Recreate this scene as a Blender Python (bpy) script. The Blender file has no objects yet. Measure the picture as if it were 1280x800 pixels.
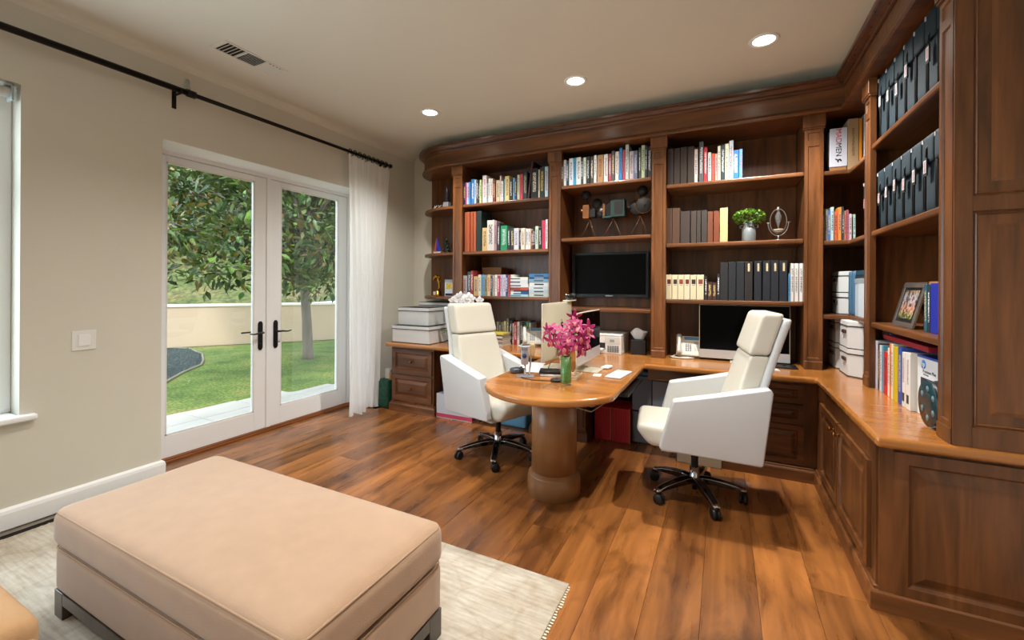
import bpy, math, random
from mathutils import Vector, Matrix
random.seed(7)
PI = math.pi; R = math.radians
SC = bpy.context.scene; COL = SC.collection
# ---------------------------------------------------------------- camera
cam = bpy.data.cameras.new('camera'); co = bpy.data.objects.new('camera', cam); COL.objects.link(co)
cam.sensor_width = 36; cam.lens = 533/1280*36; cam.shift_y = -43.2/1280; cam.clip_start = .05; cam.clip_end = 300
co.matrix_world = Matrix.Translation((0, 0, 1.4)) @ Matrix.Rotation(R(26.35), 4, 'Z') @ Matrix.Rotation(R(90), 4, 'X') @ Matrix.Rotation(R(.3), 4, 'Z')
SC.camera = co
# ---------------------------------------------------------------- colour management
SC.view_settings.view_transform = 'Standard'; SC.view_settings.look = 'None'
SC.view_settings.exposure = 0.12; SC.view_settings.gamma = 1; SC.view_settings.use_curve_mapping = False
# ---------------------------------------------------------------- sky, sun, daylight through the windows
w = bpy.data.worlds.new('sky'); SC.world = w; w.use_nodes = True
wn = w.node_tree.nodes; wl = w.node_tree.links
bg = wn['Background']; bg.inputs[1].default_value = 3.0
tc = wn.new('ShaderNodeTexCoord'); sp = wn.new('ShaderNodeSeparateXYZ'); cr = wn.new('ShaderNodeValToRGB')
wl.new(tc.outputs['Generated'], sp.inputs[0]); wl.new(sp.outputs['Z'], cr.inputs[0]); wl.new(cr.outputs[0], bg.inputs[0])
cr.color_ramp.elements[0].position = 0; cr.color_ramp.elements[0].color = (.9, .95, 1, 1)
cr.color_ramp.elements[1].position = 1; cr.color_ramp.elements[1].color = (.62, .78, 1, 1)
def lamp(name, kind, loc, energy, color=(1, 1, 1), rot=(0, 0, 0), **k):
    l = bpy.data.lights.new(name, kind); l.energy = energy; l.color = color
    for a, b in k.items(): setattr(l, a, b)
    o = bpy.data.objects.new(name, l); COL.objects.link(o); o.location = loc; o.rotation_euler = rot
    return o
lamp('sun', 'SUN', (-10, -5, 12), 2.6, (1, .96, .88), (R(38), R(12), R(20)), angle=R(8))
COOL = (.74, .87, 1.0)
lamp('daylight_left_window', 'AREA', (-3.87, -.62, 1.55), 75, COOL, (0, R(-90), 0), shape='RECTANGLE', size=1.7, size_y=2.9)
# ceiling downlights: x, y, watts
LAMPS = [(.236, 3.30, 220), (-1.073, 3.30, 90), (-2.52, 3.30, 110), (-.46, 1.45, 140), (-1.95, 1.45, 90), (-.46, -.7, 22), (-1.95, -.7, 22)]  # those over ottoman and camera are unseen, added to light the room
# ---------------------------------------------------------------- helpers
def rgb(h):
    v = [int(h[i:i+2], 16)/255 for i in (0, 2, 4)]
    return tuple([(c/12.92 if c <= .04045 else ((c+.055)/1.055)**2.4) for c in v] + [1])
MATS = {}
def mat(name, col, rough=.5, metal=0, emit=0, trans=0, coat=0, var=0, vscale=6, bump=0, bscale=60, sheen=0, alpha=1, stretch=None, spec=.5):
    if name in MATS: return MATS[name]
    m = bpy.data.materials.new(name); m.use_nodes = True; MATS[name] = m
    n = m.node_tree.nodes; l = m.node_tree.links; b = n['Principled BSDF']
    c = rgb(col) if isinstance(col, str) else tuple(col)
    b.inputs['Base Color'].default_value = c; b.inputs['Roughness'].default_value = rough; b.inputs['Metallic'].default_value = metal
    b.inputs['Transmission Weight'].default_value = trans; b.inputs['Coat Weight'].default_value = coat; b.inputs['Specular IOR Level'].default_value = spec
    b.inputs['Sheen Weight'].default_value = sheen; b.inputs['Alpha'].default_value = alpha
    if emit: b.inputs['Emission Color'].default_value = c; b.inputs['Emission Strength'].default_value = emit
    t = n.new('ShaderNodeTexCoord'); mp = n.new('ShaderNodeMapping'); l.new(t.outputs['Object'], mp.inputs[0])
    if stretch: mp.inputs['Scale'].default_value = stretch
    if var:
        no = n.new('ShaderNodeTexNoise'); no.inputs['Scale'].default_value = vscale; no.inputs['Detail'].default_value = 5
        l.new(mp.outputs[0], no.inputs[0]); hs = n.new('ShaderNodeHueSaturation'); hs.inputs['Color'].default_value = c
        mr = n.new('ShaderNodeMapRange'); mr.inputs[1].default_value = .3; mr.inputs[2].default_value = .7
        mr.inputs[3].default_value = 1-var; mr.inputs[4].default_value = 1+var
        l.new(no.outputs[0], mr.inputs[0]); l.new(mr.outputs[0], hs.inputs['Value']); l.new(hs.outputs[0], b.inputs['Base Color'])
    if bump:
        no = n.new('ShaderNodeTexNoise'); no.inputs['Scale'].default_value = bscale; no.inputs['Detail'].default_value = 3
        l.new(mp.outputs[0], no.inputs[0]); bp = n.new('ShaderNodeBump'); bp.inputs['Strength'].default_value = bump; bp.inputs['Distance'].default_value = .004
        l.new(no.outputs[0], bp.inputs['Height']); l.new(bp.outputs[0], b.inputs['Normal'])
    return m
def wood(name, dark, light, axis='z', rough=.34, coat=.15, scale=1.0, knots=0, tone=.12):
    if name in MATS: return MATS[name]
    m = bpy.data.materials.new(name); m.use_nodes = True; MATS[name] = m
    n = m.node_tree.nodes; l = m.node_tree.links; b = n['Principled BSDF']
    t = n.new('ShaderNodeTexCoord'); mp = n.new('ShaderNodeMapping'); oi = n.new('ShaderNodeObjectInfo')
    l.new(t.outputs['Object'], mp.inputs[0])
    s = {'x': (.9, 9, 9), 'y': (9, .9, 9), 'z': (9, 9, .9)}[axis]; mp.inputs['Scale'].default_value = [v*scale for v in s]
    cm = n.new('ShaderNodeCombineXYZ'); mu = n.new('ShaderNodeMath'); mu.operation = 'MULTIPLY'; mu.inputs[1].default_value = 37
    l.new(oi.outputs['Random'], mu.inputs[0])
    for i in range(3): l.new(mu.outputs[0], cm.inputs[i])
    l.new(cm.outputs[0], mp.inputs['Location'])
    n1 = n.new('ShaderNodeTexNoise'); n1.inputs['Scale'].default_value = 1.0; n1.inputs['Detail'].default_value = 6; n1.inputs['Distortion'].default_value = 1.2
    l.new(mp.outputs[0], n1.inputs[0])
    n2 = n.new('ShaderNodeTexNoise'); n2.inputs['Scale'].default_value = 5; n2.inputs['Detail'].default_value = 4; l.new(mp.outputs[0], n2.inputs[0])
    ma = n.new('ShaderNodeMath'); ma.operation = 'MULTIPLY_ADD'; ma.inputs[1].default_value = .35; l.new(n2.outputs[0], ma.inputs[0]); l.new(n1.outputs[0], ma.inputs[2])
    cr = n.new('ShaderNodeValToRGB'); e = cr.color_ramp.elements
    e[0].position = .42; e[0].color = rgb(dark); e[1].position = .88; e[1].color = rgb(light)
    l.new(ma.outputs[0], cr.inputs[0])
    out = cr.outputs[0]
    hs = n.new('ShaderNodeHueSaturation'); mr = n.new('ShaderNodeMapRange'); mr.inputs[3].default_value = 1-tone; mr.inputs[4].default_value = 1+tone
    l.new(oi.outputs['Random'], mr.inputs[0]); l.new(mr.outputs[0], hs.inputs['Value']); l.new(out, hs.inputs['Color']); out = hs.outputs[0]
    if knots:
        mp2 = n.new('ShaderNodeMapping'); l.new(t.outputs['Object'], mp2.inputs[0]); l.new(cm.outputs[0], mp2.inputs['Location'])
        mp2.inputs['Scale'].default_value = (3.2, 1.5, 3)
        n3 = n.new('ShaderNodeTexNoise'); n3.inputs['Scale'].default_value = 1.5; n3.inputs['Detail'].default_value = 5; n3.inputs['Roughness'].default_value = .62; n3.inputs['Distortion'].default_value = .6
        l.new(mp2.outputs[0], n3.inputs[0]); c3 = n.new('ShaderNodeValToRGB'); c3.color_ramp.elements[0].position = .50; c3.color_ramp.elements[1].position = .70
        c3.color_ramp.elements[0].color = (1, 1, 1, 1); c3.color_ramp.elements[1].color = (.30, .27, .25, 1); l.new(n3.outputs[0], c3.inputs[0])
        mx = n.new('ShaderNodeMix'); mx.data_type = 'RGBA'; mx.blend_type = 'MULTIPLY'; mx.inputs[0].default_value = knots
        l.new(out, mx.inputs[6]); l.new(c3.outputs[0], mx.inputs[7]); out = mx.outputs[2]
    l.new(out, b.inputs['Base Color'])
    r = n.new('ShaderNodeMapRange'); r.inputs[3].default_value = rough-.07; r.inputs[4].default_value = rough+.12; l.new(n2.outputs[0], r.inputs[0]); l.new(r.outputs[0], b.inputs['Roughness'])
    b.inputs['Coat Weight'].default_value = coat; b.inputs['Coat Roughness'].default_value = .18
    bp = n.new('ShaderNodeBump'); bp.inputs['Strength'].default_value = .05; bp.inputs['Distance'].default_value = .002; l.new(n2.outputs[0], bp.inputs['Height']); l.new(bp.outputs[0], b.inputs['Normal'])
    return m
class MB:
    def __init__(s): s.v = []; s.f = []; s.m = []; s.sm = []
    def add(s, vs, fs, m=0, smooth=False):
        o = len(s.v); s.v += [tuple(p) for p in vs]; s.f += [tuple(i+o for i in f) for f in fs]; s.m += [m]*len(fs); s.sm += [smooth]*len(fs); return s
    def box(s, x0, y0, z0, x1, y1, z1, m=0, M=None):
        vs = [(x, y, z) for z in (z0, z1) for y in (y0, y1) for x in (x0, x1)]
        if M is not None: vs = [M @ Vector(p) for p in vs]
        return s.add(vs, [(0, 2, 3, 1), (4, 5, 7, 6), (0, 1, 5, 4), (2, 6, 7, 3), (1, 3, 7, 5), (0, 4, 6, 2)], m)
    def prism(s, poly, a0, a1, axis='z', m=0, M=None, smooth=False):
        n = len(poly)
        def q(p, a):
            v = {'z': (p[0], p[1], a), 'y': (p[0], a, p[1]), 'x': (a, p[0], p[1])}[axis]
            return M @ Vector(v) if M is not None else v
        vs = [q(p, a0) for p in poly] + [q(p, a1) for p in poly]
        fs = [tuple(range(n))[::-1], tuple(range(n, 2*n))] + [(i, (i+1) % n, n+(i+1) % n, n+i) for i in range(n)]
        return s.add(vs, fs, m, smooth)
    def lathe(s, prof, c=(0, 0, 0), n=24, m=0, M=None, smooth=True, sx=1, sy=1):
        vs = []; fs = []
        for r, z in prof:
            for i in range(n):
                a = 2*PI*i/n; p = Vector((r*math.cos(a)*sx, r*math.sin(a)*sy, z))
                if M is not None: p = M @ p
                vs.append((p[0]+c[0], p[1]+c[1], p[2]+c[2]))
        k = len(prof)
        for j in range(k-1):
            for i in range(n): fs.append((j*n+i, j*n+(i+1) % n, (j+1)*n+(i+1) % n, (j+1)*n+i))
        if prof[0][0] > 1e-5: fs.append(tuple(range(n))[::-1])
        if prof[-1][0] > 1e-5: fs.append(tuple(range((k-1)*n, k*n)))
        return s.add(vs, fs, m, smooth)
    def tube(s, pts, r, n=8, m=0, closed=False, smooth=True):
        pts = [Vector(p) for p in pts]; rs = r if isinstance(r, (list, tuple)) else [r]*len(pts)
        vs = []; up = Vector((0, 0, 1)); k = len(pts)
        for i, p in enumerate(pts):
            if closed: d = pts[(i+1) % k]-pts[i-1]
            else: d = pts[min(i+1, k-1)]-pts[max(i-1, 0)]
            d.normalize()
            if i == 0:
                a = up.cross(d)
                if a.length < .1: a = Vector((1, 0, 0)).cross(d)
            else: a = a-d*a.dot(d)
            a.normalize(); b = d.cross(a)
            for j in range(n):
                t = 2*PI*j/n; vs.append(p+(a*math.cos(t)+b*math.sin(t))*rs[i])
        fs = [(i*n+j, i*n+(j+1) % n, ((i+1) % k)*n+(j+1) % n, ((i+1) % k)*n+j) for i in range(k if closed else k-1) for j in range(n)]
        if not closed: fs += [tuple(range(n))[::-1], tuple(range((k-1)*n, k*n))]
        return s.add(vs, fs, m, smooth)
    def panel(s, O, U, V, wd, h, loops, m=0, back=None):
        O = Vector(O); U = Vector(U); V = Vector(V); N = U.cross(V); vs = []; fs = []
        if back is not None: loops = [(0, back)]+list(loops)
        for i, d in loops:
            for a, b in ((i, i), (wd-i, i), (wd-i, h-i), (i, h-i)): vs.append(O+U*a+V*b+N*d)
        for j in range(len(loops)-1):
            for k in range(4): fs.append((j*4+k, j*4+(k+1) % 4, (j+1)*4+(k+1) % 4, (j+1)*4+k))
        fs.append(tuple(range((len(loops)-1)*4, len(loops)*4)))
        return s.add(vs, fs, m)
    def rbox(s, c, size, r, n=7, deform=None, m=0, puff=0):
        c = Vector(c); hs = [q/2 for q in size]; rr = [min(r, q) for q in hs]
        idx = {}; vs = []; fs = []
        def g(i, h, r_): return -h+2*h*(.5-.5*math.cos(PI*i/n))   # denser towards the corners
        def vert(i, j, k):
            key = (i, j, k)
            if key in idx: return idx[key]
            p = Vector((g(i, hs[0], r), g(j, hs[1], r), g(k, hs[2], r)))
            inn = Vector([max(-hs[q]+rr[q], min(hs[q]-rr[q], p[q])) for q in range(3)])
            d = p-inn
            if d.length > 1e-9:
                sc = Vector([d[q]/rr[q] if rr[q] else 0 for q in range(3)]); L = sc.length
                mx = max(abs(x) for x in sc)
                p = inn+Vector([sc[q]/L*mx*rr[q] if L else 0 for q in range(3)])
            if puff:
                for q in range(3):
                    o1, o2 = [x for x in range(3) if x != q]
                    if q == 2: p[q] += puff*(1 if p[q] > 0 else 0)*max(0, 1-(p[o1]/hs[o1])**2)*max(0, 1-(p[o2]/hs[o2])**2)
            if deform: p = Vector(deform(p))
            idx[key] = len(vs); vs.append(p+c); return idx[key]
        for q in range(3):
            for side in (0, n):
                for a in range(n):
                    for b in range(n):
                        def K(x, y):
                            if q == 0: return (side, x, y)
                            if q == 1: return (y, side, x)
                            return (x, y, side)
                        f = [vert(*K(a, b)), vert(*K(a+1, b)), vert(*K(a+1, b+1)), vert(*K(a, b+1))]
                        fs.append(tuple(f if side else f[::-1]))
        return s.add(vs, fs, m, True)
def tag(o, label=None, cat=None, group=None, kind=None):
    if label: o['label'] = label
    if cat: o['category'] = cat
    if group: o['group'] = group
    if kind: o['kind'] = kind
    return o
def empty(name, loc, rz=0, label=None, cat=None, group=None, kind=None, parent=None, rot=None):
    o = bpy.data.objects.new(name, None); COL.objects.link(o); o.location = loc; o.rotation_euler = rot or (0, 0, rz); o.empty_display_size = .1
    if parent: o.parent = parent
    return tag(o, label, cat, group, kind)
def build(name, mb, mats, parent=None, bevel=0, seg=2, world=False, loc=None, subsurf=0, label=None, cat=None, group=None, kind=None, rot=None, solid=0):
    """one mesh object; world=True: vertices were given in world space and are moved into the parent's (or loc's) space"""
    me = bpy.data.meshes.new(name)
    off = Vector((0, 0, 0))
    if world:
        off = Vector(loc) if loc is not None else (wloc(parent) if parent else Vector((0, 0, 0)))
    me.from_pydata([tuple(Vector(p)-off) for p in mb.v], [], mb.f)
    if not isinstance(mats, (list, tuple)): mats = [mats]
    for q in mats: me.materials.append(q)
    me.polygons.foreach_set('material_index', mb.m); me.polygons.foreach_set('use_smooth', mb.sm); me.update()
    o = bpy.data.objects.new(name, me); COL.objects.link(o)
    if loc is not None: o.location = loc
    if rot: o.rotation_euler = rot
    if parent:
        o.parent = parent
        if loc is not None and world: o.location = Vector(loc)-wloc(parent)
    if solid:
        q = o.modifiers.new('solid', 'SOLIDIFY'); q.thickness = solid; q.offset = 0
    if bevel:
        q = o.modifiers.new('bevel', 'BEVEL'); q.width = bevel; q.segments = seg; q.limit_method = 'ANGLE'; q.angle_limit = R(40); q.harden_normals = False
    if subsurf:
        q = o.modifiers.new('sub', 'SUBSURF'); q.levels = subsurf; q.render_levels = subsurf
    return tag(o, label, cat, group, kind)
def wloc(o):
    v = Vector(o.location)
    while o.parent: o = o.parent; v += Vector(o.location)
    return v
def text(name, body, size, m, M, parent, extr=.0004, align='CENTER', world_off=True):
    cu = bpy.data.curves.new(name, 'FONT'); cu.body = body; cu.size = size; cu.extrude = extr; cu.align_x = align; cu.align_y = 'CENTER'
    t = bpy.data.objects.new(name, cu); COL.objects.link(t)
    dg = bpy.context.evaluated_depsgraph_get(); me = bpy.data.meshes.new_from_object(t.evaluated_get(dg)); bpy.data.objects.remove(t)
    me.materials.clear(); me.materials.append(m)
    o = bpy.data.objects.new(name, me); COL.objects.link(o); o.parent = parent; o.matrix_local = M
    return o
def copy_tree(o, parent=None):
    c = o.copy(); COL.objects.link(c); c.parent = parent
    for ch in [x for x in CH.get(o.name, [])]: copy_tree(ch, c)
    return c
CH = {}
def index_children():
    CH.clear()
    for o in bpy.data.objects:
        if o.parent: CH.setdefault(o.parent.name, []).append(o)
X, Y, Z = Vector((1, 0, 0)), Vector((0, 1, 0)), Vector((0, 0, 1))
def face_M(origin, U, V):  # matrix for flat text: local x=U, y=V
    N = Vector(U).cross(Vector(V)); M = Matrix.Identity(4)
    for i in range(3): M[i][0] = U[i]; M[i][1] = V[i]; M[i][2] = N[i]; M[i][3] = origin[i]
    return M
def sweep(mb, path, prof, m=0, smooth=False):
    """prof = [(outward offset, z)], outward is to the right of the path"""
    k = len(path); vs = []
    P2 = [Vector(p) for p in path]
    for i, p in enumerate(P2):
        d0 = (P2[i]-P2[i-1]).normalized() if i else None; d1 = (P2[i+1]-P2[i]).normalized() if i < k-1 else None
        d0 = d0 or d1; d1 = d1 or d0
        n0 = Vector((d0.y, -d0.x)); n1 = Vector((d1.y, -d1.x)); n = (n0+n1); n.normalize(); s = 1/max(.3, n.dot(n0))
        for o, z in prof: q = p+n*o*s; vs.append((q.x, q.y, z))
    L = len(prof); fs = []
    for i in range(k-1):
        for j in range(L-1): fs.append((i*L+j, (i+1)*L+j, (i+1)*L+j+1, i*L+j+1))
    fs.append(tuple(range(L))); fs.append(tuple(range((k-1)*L, k*L))[::-1])
    return mb.add(vs, fs, m, smooth)
# ---------------------------------------------------------------- materials
W_D, W_L = '42260f', '82502a'
wz = wood('cabinet_wood_upright', W_D, W_L, 'z'); wx = wood('cabinet_wood_across', W_D, W_L, 'x'); wy = wood('cabinet_wood_along', W_D, W_L, 'y')
top_w = wood('worktop_wood', 'a2632a', 'ba7c3c', 'x', rough=.2, coat=.5, scale=.5)
ped_w = wood('pedestal_wood', '7c5330', '94663a', 'z', rough=.36, coat=.2, scale=.6)
plank_w = wood('floor_plank_wood', '5f3618', 'a86a34', 'y', rough=.27, coat=.25, scale=.6, knots=.85, tone=.22)
sill_w = wood('threshold_wood', '6a3c1c', '96592c', 'y', rough=.35)
sub_m = mat('floor_gap', '1c120c', .9)
wall_m = mat('wall_paint', 'd3cfc2', .85, var=.015, vscale=2, bump=.05, bscale=90)
ceil_m = mat('ceiling_paint', 'dedbcf', .9, var=.01, vscale=2)
white_m = mat('white_trim_paint', 'f0f2f2', .45)
leather = mat('cream_leather', 'd2cec0', .38, bump=.10, bscale=220, var=.02, vscale=4)
leather_side = mat('leather_daylight_tint', 'ccced0', .42, bump=.08, bscale=220)  # same cream leather, cool daylight on the sides painted into its colour
chrome = mat('polished_chrome', 'c8c8c8', .12, metal=1)
black_gl = mat('black_gloss', '08090b', .12, coat=.5)
black_pl = mat('black_plastic', '0e0f11', .42)
dark_br = mat('dark_bronze', '1c1512', .4, metal=.6)
brass = mat('brass', 'a06a34', .25, metal=1)
paper = mat('book_pages', 'd8ceb4', .9)
white_pl = mat('white_plastic', 'e2e2de', .35)
# ================================================================= ROOM SHELL
XL, XR, YB, YF, ZC = -3.62, 1.30, 4.42, -2.5, 3.05
mb = MB().box(XL-.35, YF-.1, -.10, XR+.1, YB+.1, -.022)
build('floor', mb, sub_m, kind='structure', loc=(-1.2, 1, 0), world=True)
flo = bpy.data.objects['floor']
pm = {}
xs = [.375-.228*k for k in range(-4, 20)]
def plank_mesh(wd, L):
    key = (round(wd, 3), round(L, 2))
    if key not in pm:
        b = 0.0007; me = bpy.data.meshes.new('plank')
        m2 = MB().panel((b, b, 0), X, Y, wd-2*b, L-2*b, [(0, 0)], back=-.02)
        me.from_pydata(m2.v, [], m2.f); me.materials.append(plank_w); pm[key] = me
    return pm[key]
for i, x in enumerate(xs):
    y = YF - random.choice([0, .3, .6, .9, 1.2, 1.5])
    while y < YB:
        L = random.choice([1.5, 1.9, 2.3, 2.7]); y0 = max(y, YF); y1 = min(y+L, YB)
        x0 = max(x, XL-.3); x1 = min(x+.228, XR)
        if y1-y0 > .05 and x1-x0 > .02:
            if x0 < XL-.02:   # only inside the door recess
                y0 = max(y0, 1.62); y1 = min(y1, 3.63)
            if y1-y0 > .05:
                o = bpy.data.objects.new('plank', plank_mesh(x1-x0, y1-y0)); COL.objects.link(o); o.parent = flo
                o.location = Vector((x0, y0, random.uniform(-.0006, .0006)))-flo.location
        y += L
def shell(name, boxes, m, loc):
    b = MB()
    for q in boxes: b.box(*q)
    return build(name, b, m, world=True, loc=loc, kind='structure')
XO = XL-.33
shell('wall_left', [(XO, YF, -.1, XL, -2.2, ZC+.1), (XO, -2.2, -.1, XL, .94, .60), (XO, -2.2, 2.54, XL, .94, ZC+.1), (XO, .94, -.1, XL, 1.63, ZC+.1),
                    (XO, 1.63, 2.445, XL, 3.62, ZC+.1), (XO, 3.62, -.1, XL, YB+.1, ZC+.1)], wall_m, (XL, 1, 0))
shell('wall_back', [(XL-.3, YB, -.1, XR+.15, YB+.12, ZC+.1)], wall_m, (-1, YB, 0))
shell('wall_right', [(XR, YF-.12, -.1, XR+.15, YB, ZC+.1)], wall_m, (XR, 1, 0))
shell('wall_front', [(XL-.3, YF-.12, -.1, XR, YF, ZC+.1)], wall_m, (-1, YF, 0))
shell('ceiling', [(XL-.3, YF-.1, ZC, XR+.15, YB+.1, ZC+.12)], ceil_m, (-1, 1, ZC))
b = MB(); pr = [(0, ZC-.06), (.006, ZC-.035), (.02, ZC-.015), (.045, ZC-.003), (.06, ZC), (0, ZC)]
sweep(b, [(XL, YB), (XL, YF)][::-1], [(o, z) for o, z in pr]); build('trim_1', b, ceil_m, world=True, loc=(XL, 1, ZC), kind='structure')
# baseboards with a rounded top
def base_prof(mbx, path): sweep(mbx, path, [(0, 0.012), (.02, .012), (.022, .10), (.018, .118), (.008, .128), (0, .13)])
b = MB(); base_prof(b, [(XL, YF), (XL, 1.63), (XL-.02, 1.63)]); base_prof(b, [(XL, 3.62), (XL, YB)])
build('baseboard_left', b, white_m, world=True, loc=(XL, 1, 0), kind='structure')
b = MB(); sweep(b, [(XL, YB), (-3.37, YB)], [(0, .012), (.02, .012), (.022, .10), (.018, .118), (.008, .128), (0, .13)])
build('baseboard_back', b, white_m, world=True, loc=(-3.5, YB, 0), kind='structure')
# ---- french doors in their recess
GL = bpy.data.materials.new('window_glass'); GL.use_nodes = True
n = GL.node_tree.nodes; l = GL.node_tree.links; n.remove(n['Principled BSDF'])
tr = n.new('ShaderNodeBsdfTransparent'); gl = n.new('ShaderNodeBsdfGlossy'); gl.inputs['Roughness'].default_value = .01; mx = n.new('ShaderNodeMixShader'); fr = n.new('ShaderNodeMath'); fr.operation = 'MULTIPLY_ADD'; fr.inputs[1].default_value = .55; fr.inputs[2].default_value = .035; lw = n.new('ShaderNodeLayerWeight'); lw.inputs[0].default_value = .5; pw = n.new('ShaderNodeMath'); pw.operation = 'POWER'; pw.inputs[1].default_value = 4; l.new(lw.outputs['Facing'], pw.inputs[0]); l.new(pw.outputs[0], fr.inputs[0])
tr.inputs[0].default_value = (.97, .985, .98, 1)
l.new(fr.outputs[0], mx.inputs[0]); l.new(tr.outputs[0], mx.inputs[1]); l.new(gl.outputs[0], mx.inputs[2]); l.new(mx.outputs[0], n['Material Output'].inputs[0])
dr = empty('door_1', (-3.90, 2.62, 0), kind='structure')
b = MB(); b.box(-3.965, 1.63, .03, -3.90, 1.675, 2.445); b.box(-3.965, 3.575, .03, -3.90, 3.62, 2.445); b.box(-3.965, 1.675, 2.41, -3.90, 3.575, 2.445)
build('door_frame', b, white_m, dr, world=True, bevel=.003)
b = MB(); b.box(XO, 1.63, 2.4425, XL-.004, 3.62, 2.4445); b.box(XO, 1.63, .03, XL-.01, 1.6315, 2.445); b.box(XO, 3.6185, .03, XL-.01, 3.62, 2.445)
build('reveal_lining', b, white_m, dr, world=True)
b = MB(); b.box(-3.97, 1.64, 0, -3.885, 3.61, .032); b.box(-3.885, 1.64, 0, -3.87, 3.61, .018)
build('threshold', b, sill_w, dr, world=True, bevel=.004)
for side, (y0, y1) in (('l', (1.68, 2.60)), ('r', (2.645, 3.57))):
    g0, g1 = (1.785, 2.49) if side == 'l' else (2.752, 3.452)
    lf = empty('door_leaf', (0, (y0+y1)/2-2.62, .034), parent=dr)
    b = MB(); O = Vector((-3.905, y1, .034))
    for q in ((y0, g0, .034, 2.405), (g1, y1, .034, 2.405)): b.box(-3.955, q[0], q[2], -3.905, q[1], q[3])
    for q in ((g0, g1, .034, .205), (g0, g1, 2.355, 2.405)): b.box(-3.955, q[0], q[2], -3.905, q[1], q[3])
    o = build('leaf_frame', b, white_m, lf, world=True, bevel=.0025)
    b = MB()
    for q in ((g0, g0+.012, .205, 2.355), (g1-.012, g1, .205, 2.355), (g0, g1, .205, .217), (g0, g1, 2.343, 2.355)): b.box(-3.925, q[0], q[2], -3.908, q[1], q[3])
    build('glazing_bead', b, white_pl, lf, world=True)
    b = MB().box(-3.932, g0+.001, .206, -3.929, g1-.001, 2.354); build('glass_pane', b, GL, lf, world=True)
    hy = 2.545 if side == 'l' else 2.698; s = -1 if side == 'l' else 1
    hn = MB(); hn.prism([(hy-.022, .80), (hy-.022, 1.03), (hy-.01, 1.05), (hy+.01, 1.05), (hy+.022, 1.03), (hy+.022, .80), (hy+.01, .78), (hy-.01, .78)], -3.905, -3.896, 'x')
    hn.tube([(-3.896, hy, .945), (-3.85, hy, .945)], .010, 10)
    hn.tube([(-3.852, hy, .945), (-3.848, hy+s*.04, .945), (-3.848, hy+s*.09, .938), (-3.848, hy+s*.13, .945)], [.010, .009, .007, .006], 10)
    hn.tube([(-3.896, hy, .84), (-3.878, hy, .84)], .009, 10); hn.box(-3.882, hy-.004, .836, -3.878, hy+s*.03, .844)
    hn.tube([(-3.955, hy, .945), (-3.99, hy, .945), (-3.995, hy+s*.12, .945)], .008, 8)
    build('door_handle', hn, black_pl, lf, world=True, bevel=.002, label='black lever handle')
b = MB().box(-3.965, 2.602, .034, -3.895, 2.643, 2.41); build('astragal', b, white_m, dr, world=True, bevel=.003)
# ---- window at the left edge
wd = empty('window_1', (-3.78, -.6, .6), kind='structure')
b = MB()
for q in ((-2.2, -2.14, .64, 2.52), (.865, .94, .64, 2.52), (-.67, -.59, .64, 2.52), (-2.14, .865, .64, .70), (-2.14, .865, 2.45, 2.52), (-2.14, .865, 1.93, 2.0)): b.box(-3.83, q[0], q[2], -3.75, q[1], q[3])
build('window_frame', b, white_m, wd, world=True, bevel=.005)
for y0, y1 in ((-2.14, -.67), (-.59, .865)):
    b = MB()
    for q in ((y1-.015, y1, .70, 1.93), (y0, y0+.015, .70, 1.93), (y0+.015, y1-.015, .70, .715)): b.box(-3.81, q[0], q[2], -3.765, q[1], q[3])
    build('sash', b, mat('dark_sash', '33363a', .5), wd, world=True)
    b = MB().box(-3.792, y0+.005, .71, -3.789, y1-.005, 2.46); build('glass_pane', b, GL, wd, world=True)
b = MB().box(-3.95, -2.2, .605, -3.62, .94, .64).box(-3.64, -2.3, .605, -3.575, 1.005, .64); build('window_sill', b, white_m, wd, world=True, bevel=.012, seg=3)
rb = empty('roller_blind', (-3.66, 0, 2.50), label='white roller blind mounted at the top of the left window', cat='blind')
b = MB().tube([(-3.66, -2.15, 2.487), (-3.66, .905, 2.487)], .030, 16); build('blind_roll', b, white_pl, rb, world=True)
b = MB().box(-3.70, .905, 2.44, -3.625, .915, 2.53).box(-3.70, .885, 2.52, -3.625, .915, 2.53); build('end_bracket', b, mat('bracket_grey', 'a8b0b2', .4), rb, world=True, bevel=.002)
# ---- switch, vent, downlights
sw = empty('light_switch', (XL, 1.215, 1.04), label='white square light switch plate on the wall left of the doors', cat='switch')
build('switch_plate', MB().box(0, -.058, -.062, .006, .058, .062), white_pl, sw, bevel=.003)
build('rocker', MB().box(.006, -.028, -.036, .011, .028, .036), mat('rocker_white', 'ecebea', .3), sw, bevel=.002)
vt = empty('ceiling_vent', (-3.115, 1.95, ZC), label='white louvred air vent set in the ceiling near the left wall', cat='vent')
b = MB()
for q in ((-.095, -.235, -.075, .235), (.075, -.235, .095, .235), (-.075, -.235, .075, -.205), (-.075, .205, .075, .235)): b.box(q[0], q[1], -.005, q[2], q[3], 0)
for yy in (-.07, .075): b.box(-.075, yy-.006, -.006, .075, yy+.006, 0)
build('vent_frame', b, ceil_m, vt, bevel=.002)
build('vent_duct', MB().box(-.074, -.204, -.001, .074, .204, 0), mat('vent_dark', '2a2620', .9), vt)
for k in range(5):
    for y0, t in ((-.19, 35), (.092, -35)):
        yy = y0+.026*k; M = Matrix.Translation((0, yy, -.006)) @ Matrix.Rotation(R(t), 4, 'X')
        build('slat', MB().box(-.074, -.009, -.001, .074, .009, .001, M=M), ceil_m, vt)
for k in range(7):
    M = Matrix.Translation((-.063+.021*k, 0, -.005)) @ Matrix.Rotation(R(35), 4, 'Y'); build('slat', MB().box(-.008, -.06, -.001, .008, .066, .001, M=M), white_m, vt)
glow = mat("lamp_glow", (1, .92, .80, 1), emit=12)
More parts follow.
